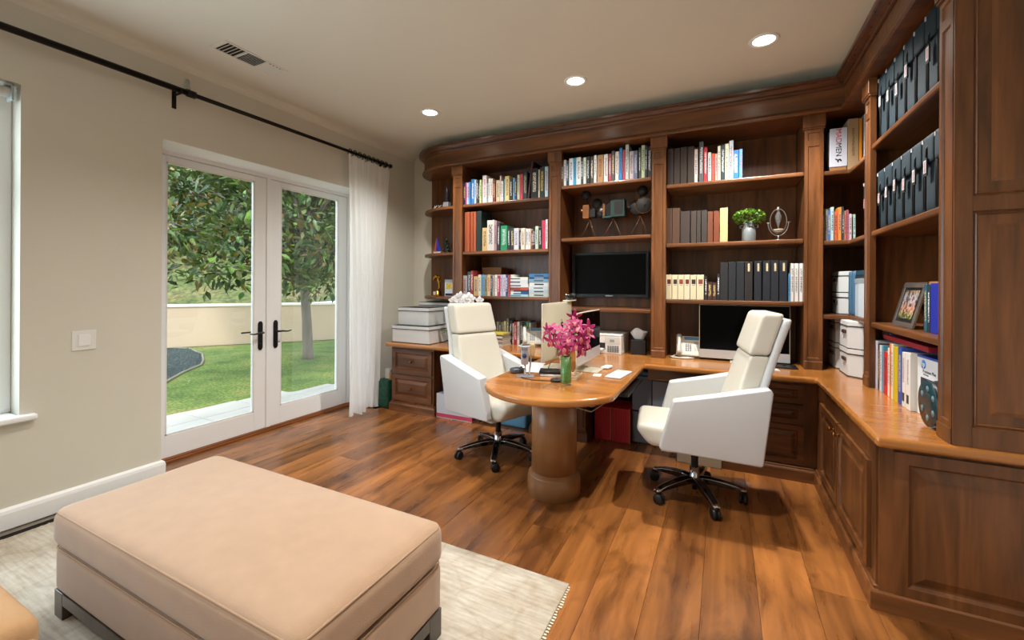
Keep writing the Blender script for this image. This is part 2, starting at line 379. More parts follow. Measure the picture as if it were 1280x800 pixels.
names = {0: 'round recessed downlight in the ceiling, nearest to the right cabinets', 1: 'middle round recessed downlight of the row above the desks', 2: 'round recessed downlight in the ceiling nearest to the curtain'}
for i, (x, y, watts) in enumerate(LAMPS):
    dl = empty('recessed_light', (x, y, ZC), label=names.get(i, 'recessed downlight in the ceiling above the %s' % ('', '', '', 'desk side of the rug', 'ottoman', 'camera, right one, added out of view', 'camera, left one, added out of view')[i]), cat='ceiling light', group='ceiling downlights')
    build('trim_ring', MB().lathe([(.066, -.001), (.068, -.006), (.082, -.007), (.090, -.004), (.092, 0), (.066, -.0005)], n=32), white_m, dl)
    build('lamp_lens', MB().lathe([(0, -.0025), (.040, -.003), (.067, -.002)], n=32), glow, dl)
    lp = lamp('downlight_beam', 'SPOT', (0, 0, -.03), watts, (1, .955, .895), spot_size=R(132), spot_blend=.8, shadow_soft_size=.03); lp.parent = dl
# ---- curtain rod and curtain
rd = empty('curtain_rod', (-3.54, 1.0, 2.805), label='long dark bronze curtain rod running along the left wall', cat='curtain rod')
b = MB().tube([(0, -3.2, 0), (0, .78, 0)], .021, 14); b.tube([(0, .76, 0), (0, 2.87, 0)], .016, 14); b.tube([(0, .745, 0), (0, .80, 0)], .027, 14)
build('rod', b, dark_br, rd)
build('finial', MB().lathe([(0, 0), (.012, .003), (.022, .012), (.025, .025), (.02, .04), (.008, .05), (0, .051)], M=Matrix.Rotation(R(-90), 4, 'X'), c=(0, 2.86, 0), n=16), dark_br, rd)
for yy in (.70, -1.5, 2.80):
    b = MB().box(-.08, yy-.014, -.12, -.074, yy+.014, .02).box(-.08, yy-.008, -.028, .01, yy+.008, -.020); b.tube([(-.02, yy, -.02), (.02, yy, -.024), (.026, yy, 0)], .006, 8)
    build('bracket', b, dark_br, rd, bevel=.002)
hk = empty('wall_hook', (XL+.004, 1.78, 2.90), label='small clear glass hook on the wall above the rod bracket', cat='hook')
build('hook_body', MB().lathe([(.012, -.05), (.016, -.045), (.015, -.02), (.010, -.012), (.014, 0), (.014, .018), (.007, .028), (0, .03)], n=14, c=(.016, 0, 0)), mat('clear_acrylic', 'e6eeee', .08, trans=.8), hk)
for yy in (-.045,): build('hook_peg', MB().tube([(.0, 0, yy), (.03, 0, yy)], .005, 8), white_pl, hk)
cu = empty('curtain', (-3.54, 3.5, 0), label='sheer white pleated curtain bunched at the right of the doors', cat='curtain')
b = MB(); NU, NV = 120, 26; vs = []; fs = []
for j in range(NV+1):
    t = j/NV; z = .015+2.745*t
    for i in range(NU+1):
        s = i/NU
        y0 = 3.225 + .02*math.sin(3*t); y1 = 3.74+.12*t - .03*math.sin(PI*t)
        y = y0+(y1-y0)*s + .006*math.sin(17*s+9*t)*(1-t)
        amp = .018+.020*(1-t)
        x = -3.525+amp*math.sin(2*PI*7*s+.9*math.sin(4*s+2*t)) + .010*math.sin(2*PI*21*s+3*t)+ .05*(1-t)**2.2*math.sin(1+5*s)
        zz = z + (.012*math.sin(2*PI*9*s) if j == NV else 0) + (.02*math.sin(13*s) if j == 0 else 0) + (.01 if j == 0 else 0)
        vs.append((x+3.54, y-3.5, max(.004, zz)))
for j in range(NV):
    for i in range(NU): a = j*(NU+1)+i; fs.append((a, a+1, a+NU+2, a+NU+1))
b.add(vs, fs, 0, True)
CM = bpy.data.materials.new('sheer_linen'); CM.use_nodes = True; n = CM.node_tree.nodes; l = CM.node_tree.links; pb = n['Principled BSDF']
pb.inputs['Base Color'].default_value = rgb('fcfcfa'); pb.inputs['Roughness'].default_value = .9
tl = n.new('ShaderNodeBsdfTranslucent'); tl.inputs[0].default_value = rgb('fcfcfc'); mx = n.new('ShaderNodeMixShader'); mx.inputs[0].default_value = .45
l.new(pb.outputs[0], mx.inputs[1]); l.new(tl.outputs[0], mx.inputs[2]); l.new(mx.outputs[0], n['Material Output'].inputs[0])
nz = n.new('ShaderNodeTexNoise'); tcx = n.new('ShaderNodeTexCoord'); mpx = n.new('ShaderNodeMapping'); mpx.inputs['Scale'].default_value = (60, 60, 4); l.new(tcx.outputs['Object'], mpx.inputs[0]); l.new(mpx.outputs[0], nz.inputs[0])
bpx = n.new('ShaderNodeBump'); bpx.inputs['Strength'].default_value = .35; bpx.inputs['Distance'].default_value = .006; l.new(nz.outputs[0], bpx.inputs['Height']); l.new(bpx.outputs[0], pb.inputs['Normal']); l.new(bpx.outputs[0], tl.inputs['Normal'])
build('curtain_cloth', b, CM, cu)
for k in range(9):
    yy = 3.27+k*.067
    build('curtain_ring', MB().tube([(.027*math.cos(a), yy-3.5+.003*math.sin(3*a), 2.803+.029*math.sin(a)) for a in [2*PI*i/14 for i in range(14)]], .0045, 6, closed=True), dark_br, cu)
# ================================================================= GARDEN
grass_m = mat('lawn_grass', '6c8a3a', .95, var=.3, vscale=3.5, bump=1, bscale=90)
hill_m = mat('hill_grass', '88905c', .95, var=.32, vscale=1.4, bump=1, bscale=40)
def grassify(m, c1, c2, c3, s1, s2):
    n = m.node_tree.nodes; l = m.node_tree.links; pb = n['Principled BSDF']; t = n.new('ShaderNodeTexCoord')
    a = n.new('ShaderNodeTexNoise'); a.inputs['Scale'].default_value = s1; a.inputs['Detail'].default_value = 7; a.inputs['Roughness'].default_value = .65; l.new(t.outputs['Object'], a.inputs[0])
    r = n.new('ShaderNodeValToRGB'); l.new(a.outputs[0], r.inputs[0]); e = r.color_ramp.elements; e[0].position = .36; e[0].color = rgb(c1); e[1].position = .66; e[1].color = rgb(c3); q = e.new(.5); q.color = rgb(c2)
    d_ = n.new('ShaderNodeTexNoise'); d_.inputs['Scale'].default_value = s2; d_.inputs['Detail'].default_value = 3; l.new(t.outputs['Object'], d_.inputs[0])
    mr = n.new('ShaderNodeMapRange'); mr.inputs[1].default_value = .35; mr.inputs[2].default_value = .65; mr.inputs[3].default_value = .55; mr.inputs[4].default_value = 1.35; l.new(d_.outputs[0], mr.inputs[0])
    h = n.new('ShaderNodeHueSaturation'); l.new(mr.outputs[0], h.inputs['Value']); l.new(r.outputs[0], h.inputs['Color']); l.new(h.outputs[0], pb.inputs['Base Color'])
grassify(grass_m, '4a6224', '6a7f36', '8c884a', 1.1, 26); grassify(hill_m, '56642f', '686c3c', '84744a', .8, 9)
stucco = mat('retaining_stucco', 'ceb69a', .9, var=.04, vscale=1, bump=.2, bscale=50)
cap_m = mat('wall_cap_stone', 'efe9da', .8)
GZ = -.12
_d = Vector((2.209, 3.087)).normalized(); _p = Vector((-11.72, 5.39)); b = MB().prism([(-3.97, -20), (-3.97, 26), tuple(_p+_d*24), tuple(_p-_d*9), (-30, -20)], GZ-.2, GZ); lawn = build('lawn', b, grass_m, world=True, loc=(-7, 3, GZ), kind='stuff', label='mown green lawn between the patio and the garden wall', cat='grass')
def gx(y): return -5.62 + .03*(y-2.6) + .05*(y-2.6)**1.0*0.5
b = MB(); pv = [(-3.975, -6), (-3.975, 9)]; 
pv2 = [(-4.6, 9), (-4.75, 6), (-5.0, 4.4), (-5.42, 3.95), (-5.55, 3.4), (-5.66, 2.7), (-5.75, 1.5), (-5.8, -6)]
b.prism([p for p in pv]+pv2, GZ+.001, GZ+.02); patio = build('patio', b, mat('patio_grout', 'bfb6a6', .9), world=True, loc=(-4.6, 2, GZ), kind='structure')
stone = mat('patio_stone', 'cec6b8', .7, var=.06, vscale=2); stone2 = mat('patio_inset', '7f7f88', .6)
for i in range(12):
    y0 = -1.5+i*.6
    for j, (xa, xb) in enumerate(((-4.55, -3.99), (-5.13, -4.56))):
        build('paving_slab', MB().box(xa, y0+.004, GZ+.02, xb, y0+.596, GZ+.038), stone, patio, world=True, bevel=.003)
    xe = [-5.74, -5.72, -5.70, -5.68, -5.64, -5.62, -5.58, -5.56, -5.52, -5.3, -5.2, -5.16][i]
    build('paving_slab', MB().box(min(xe, -5.15), y0+.004, GZ+.02, -5.14, y0+.596, GZ+.038), stone, patio, world=True, bevel=.003)
    build('inset_tile', MB().box(-4.62, y0-.05, GZ+.038, -4.50, y0+.05, GZ+.041), stone2, patio, world=True)
# gravel bed with a stone edging
gb = empty('gravel_bed', (-9, 3.8, GZ), label='dark gravel bed with a curved stone edge on the lawn', cat='gravel bed')
edge = [(-11.55, 5.45), (-11.1, 5.55), (-10.0, 5.25), (-9.2, 4.85), (-8.7, 4.55), (-8.2, 4.0), (-7.75, 3.6), (-7.4, 3.3), (-7.0, 2.6), (-6.9, 1.0), (-7.4, -1), (-13, -1), (-14, 1.5)]
build('bed_fill', MB().prism(edge, GZ+.001, GZ+.012), mat('gravel_dark', '2c3836', .95, var=.3, vscale=30, bump=1, bscale=60), gb, world=True)
build('edging', MB().tube([(x, y, GZ+.015) for x, y in edge[:11]], .022, 6), mat('edging_stone', '8c8672', .9), gb, world=True)
gm = MB()
for i in range(2600):
    x = random.uniform(-11.4, -7.0); y = random.uniform(1.5, 5.6)
    # inside test
    ins = False; k = len(edge)
    for a in range(k):
        (xa, ya), (xb, yb_) = edge[a], edge[(a+1) % k]
        if (ya > y) != (yb_ > y) and x < (xb-xa)*(y-ya)/(yb_-ya)+xa: ins = not ins
    if ins:
        s = random.uniform(.015, .035); gm.add([(x+s, y, GZ+.012), (x-s*.5, y+s*.8, GZ+.012), (x-s*.5, y-s*.8, GZ+.012), (x, y, GZ+.012+s)], [(0, 1, 3), (1, 2, 3), (2, 0, 3)])
build('gravel_stones', gm, mat('gravel_stone', '46524e', .9, var=.35, vscale=8), gb, world=True, kind='stuff')
# retaining wall
d = Vector((-9.605+11.814, 8.473-5.386, 0)).normalized(); nn = Vector((d.y, -d.x, 0)); A0 = Vector((-11.814, 5.386, GZ))-d*9
rw = empty('garden_wall', A0+d*9, label='long low beige stucco garden wall with a pale cap', cat='wall')
def slab(p, L, z0, z1, t0, t1): 
    q = [p+nn*t0, p+nn*t0+d*L, p+nn*t1+d*L, p+nn*t1]; return MB().add([(v.x, v.y, z0) for v in q]+[(v.x, v.y, z1) for v in q], [(3, 2, 1, 0), (4, 5, 6, 7), (0, 1, 5, 4), (1, 2, 6, 5), (2, 3, 7, 6), (3, 0, 4, 7)])
build('wall_body', slab(A0, 26, GZ-.1, .84, 0, -.25), stucco, rw, world=True)
build('wall_cap', slab(A0, 26, .84, .90, .03, -.28), cap_m, rw, world=True, bevel=.01)
# hill
b = MB(); vs = []; fs = []; NI, NJ = 40, 16
for j in range(NJ+1):
    for i in range(NI+1):
        p = A0-nn*(.25+j*1.3)+d*(i/NI*34-4); h = .80+1.3*j*.30+.02*j*j + .15*math.sin(i*.7+j)+.1*math.sin(i*1.7-j*2)*(j > 0)
        vs.append((p.x, p.y, h))
for j in range(NJ):
    for i in range(NI): a = j*(NI+1)+i; fs.append((a, a+1, a+NI+2, a+NI+1))
b.add(vs, fs, 0, True); build('hillside', b, hill_m, world=True, loc=tuple(A0+d*9-nn*4), kind='structure')
# leaves
def leaf_mat(nm, c1, c2):
    m = bpy.data.materials.new(nm); m.use_nodes = True; n = m.node_tree.nodes; l = m.node_tree.links; pb = n['Principled BSDF']
    g = n.new('ShaderNodeNewGeometry'); cr = n.new('ShaderNodeValToRGB'); l.new(g.outputs['Random Per Island'], cr.inputs[0]); l.new(cr.outputs[0], pb.inputs['Base Color'])
    cr.color_ramp.elements[0].color = rgb(c1); cr.color_ramp.elements[1].color = rgb(c2); e = cr.color_ramp.elements.new(.85); e.color = rgb('7a5f2c')
    cr.color_ramp.elements[1].position = .75; cr.color_ramp.elements[2].position = 1; cr.color_ramp.elements[2].color = rgb('86662f')
    cr.color_ramp.elements[1].color = rgb(c2)
    pb.inputs['Roughness'].default_value = .38
    return m
def leaf_geo(mbx, p, dr, up, L, wd):
    s = dr.cross(up).normalized()*wd; u = up*L*.10
    mbx.add([p, p+dr*L*.35+s-u*.0, p+dr*L*.7+s*.75-u*.5, p+dr*L-u*1.5, p+dr*L*.7-s*.75-u*.5, p+dr*L*.35-s, p+dr*L*.5-u*1.3], [(0, 1, 6), (1, 2, 6), (2, 3, 6), (3, 4, 6), (4, 5, 6), (5, 0, 6)])
def rdir():
    while True:
        v = Vector((random.uniform(-1, 1), random.uniform(-1, 1), random.uniform(-1, 1)))
        if .1 < v.length < 1: return v.normalized()
lm1 = leaf_mat('magnolia_leaf', '162e10', '5a742e'); lm2 = leaf_mat('shrub_leaf', '1e3618', '5a7a34')
bark = mat('tree_bark', '7c7266', .9, var=.18, vscale=4, bump=.5, bscale=20, stretch=(3, 3, .6))
tr_ = empty('magnolia_tree', (-7.62, 5.98, GZ), label='magnolia tree with a slim grey trunk growing on the lawn', cat='tree')
build('trunk', MB().tube([(0, 0, -.05), (.0, .0, .1), (-.03, -.01, .8), (-.10, -.03, 1.6), (-.12, .0, 2.4), (-.05, .05, 3.4)], [.13, .105, .09, .082, .07, .04], 12), bark, tr_)
clumps = []
for i in range(84):
    a = random.uniform(0, 2*PI); r = random.uniform(.3, 2.6); z = random.uniform(1.9, 5.0)
    rad = 2.5*math.sqrt(max(.05, 1-((z-3.2)/2.3)**2)); r = min(r, rad)
    clumps.append(Vector((r*math.cos(a), r*math.sin(a), z)))
clumps += [Vector(q) for q in ((1.2, -2.1, 1.75), (1.5, -2.5, 1.9), (.9, -2.4, 1.7), (1.5, -1.9, 2.0), (1.9, -2.6, 2.2), (1.3, -1.3, 1.8), (.5, -.7, 1.65), (.9, -.5, 1.6), (.3, .5, 1.7), (.5, .9, 1.9), (-.3, .3, 1.8), (1.4, -3.1, 2.3), (1.0, .2, 2.0), (1.5, -.9, 2.3), (1.8, -1.6, 2.6), (2.0, -2.4, 2.9),(1.6,.1,2.6),(1.2,.8,2.5))]
bm_ = MB()
for c in clumps:
    st = Vector((-.08, 0, min(3.0, max(1.5, c.z*.62)))); md = (st+c)/2+Vector((0, 0, .12)); bm_.tube([st, md, c], [.03, .02, .008], 5)
build('branches', bm_, bark, tr_)
fo = MB(); single = []
for ci, c in enumerate(clumps):
    for k in range(125 if ci < 84 else 120):
        q = rdir(); p = c+Vector((q.x*.55, q.y*.55, q.z*.36))*random.uniform(.3, 1); dq = (q+Vector((0, 0, .3))+rdir()*.7).normalized(); up = (Vector((0, 0, 1))+rdir()*.5).normalized()
        L = random.uniform(.11, .18)
        if ci >= 84 and len(single) < 280 and k < 16: single.append((p, dq, up, L))
        else: leaf_geo(fo, p, dq, up, L, L*.22)
build('foliage', fo, lm1, tr_, kind='stuff')
lme = []
for cidx, c in enumerate(('4d7a2a', '7fa644', '34602a', '8fae58')):
    b = MB(); leaf_geo(b, Vector((0, 0, 0)), Vector((0, 1, 0)), Vector((0, 0, 1)), 1, .23); me = bpy.data.meshes.new('leaf'); me.from_pydata([tuple(v) for v in b.v], [], b.f)
    me.materials.append(mat('leaf_green_%s' % 'abcd'[cidx], c, .35)); lme.append(me)
for p, dq, up, L in single:
    o = bpy.data.objects.new('leaf', random.choice(lme)); COL.objects.link(o); o.parent = tr_; s = dq.cross(up).normalized(); u2 = s.cross(dq)
    M = Matrix.Identity(4)
    for i in range(3): M[i][0] = s[i]*L; M[i][1] = dq[i]*L; M[i][2] = u2[i]*L; M[i][3] = p[i]
    o.matrix_local = M
# background shrubs on the hill
def shrub(name, c, rx, rz, nL, lab, L0):
    t = empty(name, c, label=lab, cat='shrub', group='shrubs on the hillside beyond the garden wall'); b = MB(); st = MB()
    for i in range(5):
        a = random.uniform(0, 6.3); st.tube([(0, 0, -.2), (.3*rx*math.cos(a), .3*rx*math.sin(a), rz*.5), (.6*rx*math.cos(a), .6*rx*math.sin(a), rz*1.1)], [.05, .03, .01], 5)
    build('stem', st, bark, t)
    for k in range(nL):
        q = rdir(); s = random.uniform(.55, 1)*(1+.25*math.sin(5*q.x+3*q.y)); p = Vector((q.x*rx*s, q.y*rx*s, rz+q.z*rz*s)); leaf_geo(b, p, (q+rdir()).normalized(), (Z+rdir()*.8).normalized(), random.uniform(.7, 1.3)*L0, L0*.28)
    build('foliage', b, lm2, t, kind='stuff')
labs = ['bushy dark shrub high on the hillside, %s from the left' % w_ for w_ in ('first', 'second', 'third', 'fourth', 'fifth', 'sixth', 'seventh', 'eighth', 'ninth')]
for i in range(9):
    p = A0+d*(3+2.6*i)-nn*(4.9+2.7*(i % 2)); shrub('hillside_shrub', (p.x, p.y, 2.2+.9*(i % 2)), 1.45, 1.9+.3*(i % 3), 2600, labs[i], .22)
for i in range(5):
    p = A0+d*(4+4.6*i)-nn*11.5; shrub('hillside_shrub', (p.x, p.y, 4.6), 2.3, 2.9, 2600, 'tall dense shrub on the hill crest, %s from the left' % ('first', 'second', 'third', 'fourth', 'fifth')[i], .34)
# ================================================================= BUILT-IN CABINETS
YU, XU, ZT = 3.96, .83, .765          # upper front planes, worktop height
LOOP = [(0, 0), (.042, 0), (.045, -.004), (.052, -.014), (.060, -.014), (.090, -.002)]
def raised(mbx, O, U, V, wd, h, t=.02, f=1.0): mbx.panel(Vector(O)+Vector(U).cross(Vector(V))*.015, U, V, wd, h, [(i*f, d) for i, d in LOOP], back=-t)
def knob(parent, p, N, m=brass):
    N = Vector(N); p = Vector(p)+N*.015; q = N.to_track_quat('Z', 'Y').to_matrix().to_4x4()
    build('knob', MB().lathe([(.009, 0), (.006, .004), (.005, .012), (.012, .018), (.014, .024), (.010, .030), (0, .032)], M=Matrix.Translation(p-wloc(parent)) @ q, n=14), m, parent)
# worktop: one continuous top with the round-ended peninsula
ARC = []
Rr = .453; cy = 2.5+.43**2/(2*.31)-.155
for i in range(25):
    a = math.asin(.43/Rr); t = -a+2*a*i/24; ARC.append((-1.0+Rr*math.sin(t), cy-Rr*math.cos(t)))
cyo = 2.5-ARC[0][1]; ARC = [(x, y+cyo) for x, y in ARC]
poly = [(-3.345, 4.415), (-3.345, 3.60), (-1.43, 3.60)]+ARC+[(-.57, 3.60), (.585, 3.60), (.585, 2.31), (1.295, 2.31), (1.295, 4.415)]
wt = empty('worktop', (-1.0, 3.7, ZT-.045), label='polished honey brown wooden worktop with a round-ended peninsula', cat='worktop')
build('top_board', MB().prism(poly, ZT-.045, ZT), top_w, wt, world=True, bevel=.016, seg=4)
build('top_seam', MB().box(-1.001, 2.45, ZT+.0002, -.999, 3.58, ZT+.0006), mat('seam_dark', '5a3416', .6), wt, world=True)
pd = empty('desk_pedestal', (-1.03, 2.74, 0), label='round wooden column carrying the end of the peninsula desk', cat='column')
build('shaft', MB().lathe([(.153, .12), (.153, ZT-.046)], n=48), ped_w, pd)
build('column_base', MB().lathe([(.178, 0), (.180, .002), (.180, .105), (.172, .118), (.174, .130), (.168, .138), (.158, .142), (.153, .155)], n=48), ped_w, pd)
# base cabinets
def base_unit(name, x0, x1, yf, label, zt=ZT-.045, yb=4.40):
    t = empty(name, ((x0+x1)/2, yf, 0), label=label, cat='cabinet')
    b = MB(); b.box(x0, yf, .0, x1, yb, zt); build('carcass', b, wz, t, world=True); return t
def toe(t, path):
    b = MB(); sweep(b, path, [(0, 0), (.022, 0), (.022, .075), (.016, .085), (.010, .088), (.010, .098), (0, .102)]); build('plinth', b, wx, t, world=True)
t = base_unit('drawer_cabinet', -3.335, -2.755, 3.70, 'wooden cabinet with two brass-knobbed drawers nearest to the curtain')
for z0, z1 in ((.425, .69), (.125, .405)):
    b = MB(); raised(b, (-3.315, 3.698, z0), X, Z, .54, z1-z0); d = build('drawer', b, wx, t, world=True, label=None); knob(d, (-3.045, 3.694, (z0+z1)/2), -Y)
toe(t, [(-3.335, 4.0), (-3.335, 3.698), (-2.755, 3.698), (-2.755, 4.0)])
t = base_unit('middle_cabinet', -1.62, -1.10, 3.72, 'wooden base cabinet behind the column between the two knee spaces')
b = MB(); raised(b, (-1.60, 3.718, .13), X, Z, .48, .56); dd = build('cabinet_door', b, wz, t, world=True); knob(dd, (-1.16, 3.71, .6), -Y)
toe(t, [(-1.62, 4.0), (-1.62, 3.718), (-1.10, 3.718), (-1.10, 4.0)])
t = base_unit('corner_drawer_cabinet', .02, .61, 3.70, 'wooden cabinet with three drawers behind the right chair')
for z0, z1 in ((.555, .69), (.405, .545), (.115, .395)):
    b = MB(); raised(b, (.05, 3.698, z0), X, Z, .475, z1-z0, f=.85); d = build('drawer', b, wx, t, world=True)
toe(t, [(.02, 4.0), (.02, 3.682), (.585, 3.682)])
b = MB(); b.box(-.56, 3.69, .62, .02, 3.71, .72); ap = empty('desk_apron', (-.27, 3.7, .62), label='plain wooden rail under the worktop above the grey file boxes', cat='rail'); build('rail', b, wx, ap, world=True, bevel=.003)
# right run with two doors and end panel
t = empty('side_cabinet', (.95, 3.0, 0), label='long low wooden cabinet along the right wall with two doors', cat='cabinet')
build('carcass', MB().box(.612, 2.385, 0, 1.29, 3.70, ZT-.045), wz, t, world=True)
build('face_frame', MB().box(.604, 3.53, .10, .612, 3.68, .72).box(.604, 2.385, .62, .612, 3.53, .72).box(.604, 2.385, .10, .612, 3.53, .125).box(.604, 2.385, .125, .612, 2.445, .62), wz, t, world=True)
for y0, y1, ky in ((3.04, 3.52, 3.085), (2.455, 3.02, 2.975)):
    b = MB(); raised(b, (.604, y1, .13), -Y, Z, y1-y0, .485); d = build('cabinet_door', b, wz, t, world=True); knob(d, (.602, ky, .565), -X)
b = MB(); raised(b, (.66, 2.383, .075), X, Z, .66, .62, f=1.15); b.box(.612, 2.369, .075, .66, 2.385, .72); build('end_panel', b, wz, t, world=True)
toe(t, [(.604, 3.70), (.604, 2.385), (1.295, 2.385)])
# kneehole backs
kb = empty('knee_space_panel', (-2.2, 4.38, 0), label='dark wooden back of the knee space behind the left chair', cat='panel'); build('board', MB().box(-2.755, 4.36, 0, -1.62, 4.40, .71), wz, kb, world=True)
kb = empty('knee_space_panel', (-.5, 4.38, 0), label='dark wooden back of the knee space behind the grey file boxes', cat='panel'); build('board', MB().box(-1.10, 4.36, 0, .02, 4.40, .71), wz, kb, world=True)
# ---- pilasters
def pilaster(parent, O, U, zt=2.735):
    """O = bottom left corner of the face, U = direction to the right"""
    O = Vector(O); N = U.cross(Z); b = MB(); wd = .12
    b.panel(O, U, Z, wd, .065, [(0, .002), (.004, .006)], back=-.03)
    b.panel(O+Z*.065, U, Z, wd, 2.44-ZT-.0, [(0, 0), (.022, 0), (.027, -.007), (.034, -.007)], back=-.03)
    b.panel(O+Z*(2.505-ZT), U, Z, wd, .105, [(0, 0), (.022, 0), (.027, -.007)], back=-.03)
    b.panel(O-U*.010+Z*(2.61-ZT), U, Z, wd+.02, .015, [(0, .004), (.004, .010)], back=-.03)
    b.panel(O-U*.012+Z*(2.625-ZT), U, Z, wd+.024, zt-2.625, [(0, .012), (.002, .014)], back=-.03)
    return build('pilaster', b, wz, parent, world=True)
def shelf_board(parent, x0, x1, zt, yf=YU+.008, th=.035, poly=None):
    b = MB()
    if poly: b.prism(poly, zt-th, zt)
    else: b.box(x0, yf, zt-th, x1, YB-.03, zt)
    return build('shelf', b, wx, parent, world=True, bevel=.010, seg=3)
def bay(name, x0, x1, zs, label, pil, back_y=YB-.03):
    t = empty(name, ((x0+x1)/2, YU, ZT), label=label, cat='bookcase')
    build('back_panel', MB().box(x0, back_y, ZT, x1, back_y+.02, 2.74), wz, t, world=True)
    build('soffit', MB().box(x0, YU+.01, 2.72, x1, YB-.01, 2.74), wx, t, world=True)
    for p in pil:
        pilaster(t, (p, YU, ZT), X)
        build('divider', MB().box(p+.004, YU+.03, ZT, p+.116, YB-.01, 2.72), wz, t, world=True)
    for z in zs: shelf_board(t, x0+.001, x1-.001, z)
    return t
PX = [-2.70, -1.555, -.575, .56]
tA = bay('bookcase_bay', PX[0]+.12, PX[1], (2.29, 1.77, 1.285), 'tall wooden bookcase bay left of the television', [PX[0]])
tB = bay('bookcase_bay', PX[1]+.12, PX[2], (2.38, 1.865, 1.19), 'narrower wooden bookcase bay that holds the television', [PX[1], PX[2]])
build('television_backing', MB().box(PX[1]+.13, 4.30, 1.192, PX[2]-.01, 4.32, 1.83), wz, tB, world=True)
tC = bay('bookcase_bay', PX[2]+.12, PX[3], (2.295, 1.775, 1.285), 'wide wooden bookcase bay above the right desk screen', [PX[3]])
# rounded end shelves
te = empty('end_shelves', (-3.0, 4.2, ZT), label='open rounded end of the wooden bookcase beside the curtain', cat='shelf unit')
def qarc(cx, cy_, a, b_, n=14, out=0): return [(cx-(a+out)*math.sin(t), cy_-(b_+out)*math.cos(t)) for t in [PI/2*i/n for i in range(n+1)]]
QA = qarc(-2.75, 4.41, .56, .45)
build('back_panel', MB().box(-3.315, 4.39, 1.235, -2.70, 4.41, 2.74), wz, te, world=True)
for z in (2.29, 1.77, 1.27): shelf_board(te, 0, 0, z, poly=[(-2.70, 4.388), (-2.70, 3.98)]+qarc(-2.75, 4.388, .59, .408))
build('soffit', MB().prism([(-2.70, 4.41), (-2.70, 3.98)]+QA, 2.72, 2.74), wx, te, world=True)
# cornice: frieze + crown swept round the whole bookcase
cn = empty('bookcase_cornice', (-1, YU, 2.72), label='dark wooden crown cornice running round the top of the bookcases', cat='cornice')
path = QA[::-1]+[(XU, YU), (XU, 2.33), (1.295, 2.33)]
b = MB(); sweep(b, path, [(-.02, 2.718), (.045, 2.718), (.055, 2.728), (.052, 2.742), (.040, 2.750), (.032, 2.758), (.030, 2.765), (.030, 2.885), (0, 2.885)]); build('frieze', b, wx, cn, world=True)
b = MB(); sweep(b, path, [(.0, 2.884), (.038, 2.884), (.044, 2.892), (.046, 2.902), (.060, 2.908), (.078, 2.925), (.084, 2.934), (.094, 2.936), (.096, 2.955), (-.02, 2.955)]); build('crown_moulding', b, wood('crown_wood', '3a2010', '6a3c20', 'x', rough=.28, coat=.4), cn, world=True)
b = MB(); sweep(b, path, [(.060, 2.950), (.085, 2.956), (-.26, ZC), (-.27, ZC-.002)]); build('ceiling_gap_filler', b, ceil_m, world=True, loc=(-1, YU, ZC), kind='structure')  # sloped ceiling-coloured filler, added to hide the dark gap above the crown
build('top_board', MB().box(-2.75, YU-.01, 2.93, 1.29, 4.41, 2.95).box(XU-.01, 2.33, 2.93, 1.29, YU, 2.95).prism([(-2.75, 4.41), (-2.75, 3.97)]+QA[1:], 2.93, 2.95), wx, cn, world=True)
# corner bay
tk = empty('corner_bookcase', (.95, 3.9, ZT), label='L-shaped corner bay of the bookcase with white storage boxes', cat='bookcase')
build('back_panel', MB().box(.676, YB-.03, ZT, 1.285, YB-.01, 2.74).box(1.265, 3.54, ZT, 1.285, YB-.03, 2.74), wz, tk, world=True)
build('soffit', MB().box(.68, YU+.01, 2.72, 1.285, YB-.01, 2.74).box(XU+.01, 3.54, 2.72, 1.285, YU+.01, 2.74), wx, tk, world=True)
for z in (2.285, 1.755, 1.19): shelf_board(tk, 0, 0, z, poly=[(.678, 4.385), (.678, 3.972), (.842, 3.972), (.842, 3.542), (1.262, 3.542), (1.262, 4.385)])
# right bay and tall cabinet
tr2 = empty('side_bookcase_bay', (XU, 2.95, ZT), label='wooden bookcase bay on the right wall holding the dark cases', cat='bookcase')
pilaster(tr2, (XU, 3.54, ZT), -Y); pilaster(tr2, (XU, 2.46, ZT), -Y)
build('divider', MB().box(XU+.03, 3.512, ZT, 1.285, 3.536, 2.72), wz, tr2, world=True)
build('back_panel', MB().box(1.265, 2.46, ZT, 1.285, 3.51, 2.74), wz, tr2, world=True)
build('soffit', MB().box(XU+.01, 2.46, 2.72, 1.285, 3.51, 2.74), wy, tr2, world=True)
for z in (2.305, 1.755, 1.18):
    build('shelf', MB().box(XU+.008, 2.462, z-.035, 1.263, 3.510, z), wy, tr2, world=True, bevel=.010, seg=3)
tt = empty('tall_cabinet', (1.05, 2.4, ZT), label='tall wooden panelled cabinet standing on the worktop at far right', cat='cabinet')
build('carcass', MB().box(XU+.032, 2.338, ZT, 1.29, 2.455, 2.74), wz, tt, world=True)
b = MB()
b.box(.832, 2.33, ZT, .888, 2.338, 2.74).box(.888, 2.33, ZT, 1.29, 2.338, .845).box(.888, 2.33, 1.705, 1.29, 2.338, 1.765)
build('face_frame', b, wz, tt, world=True, bevel=.0015)
LP2 = [(0, 0), (.003, -.010), (.012, -.003), (.022, -.016), (.030, -.016), (.070, -.003)]
for z0, z1 in ((.845, 1.705), (1.765, 2.735)):
    b = MB(); b.panel((.888, 2.330, z0), X, Z, .402, z1-z0, LP2, back=-.02); build('raised_panel', b, wz, tt, world=True)
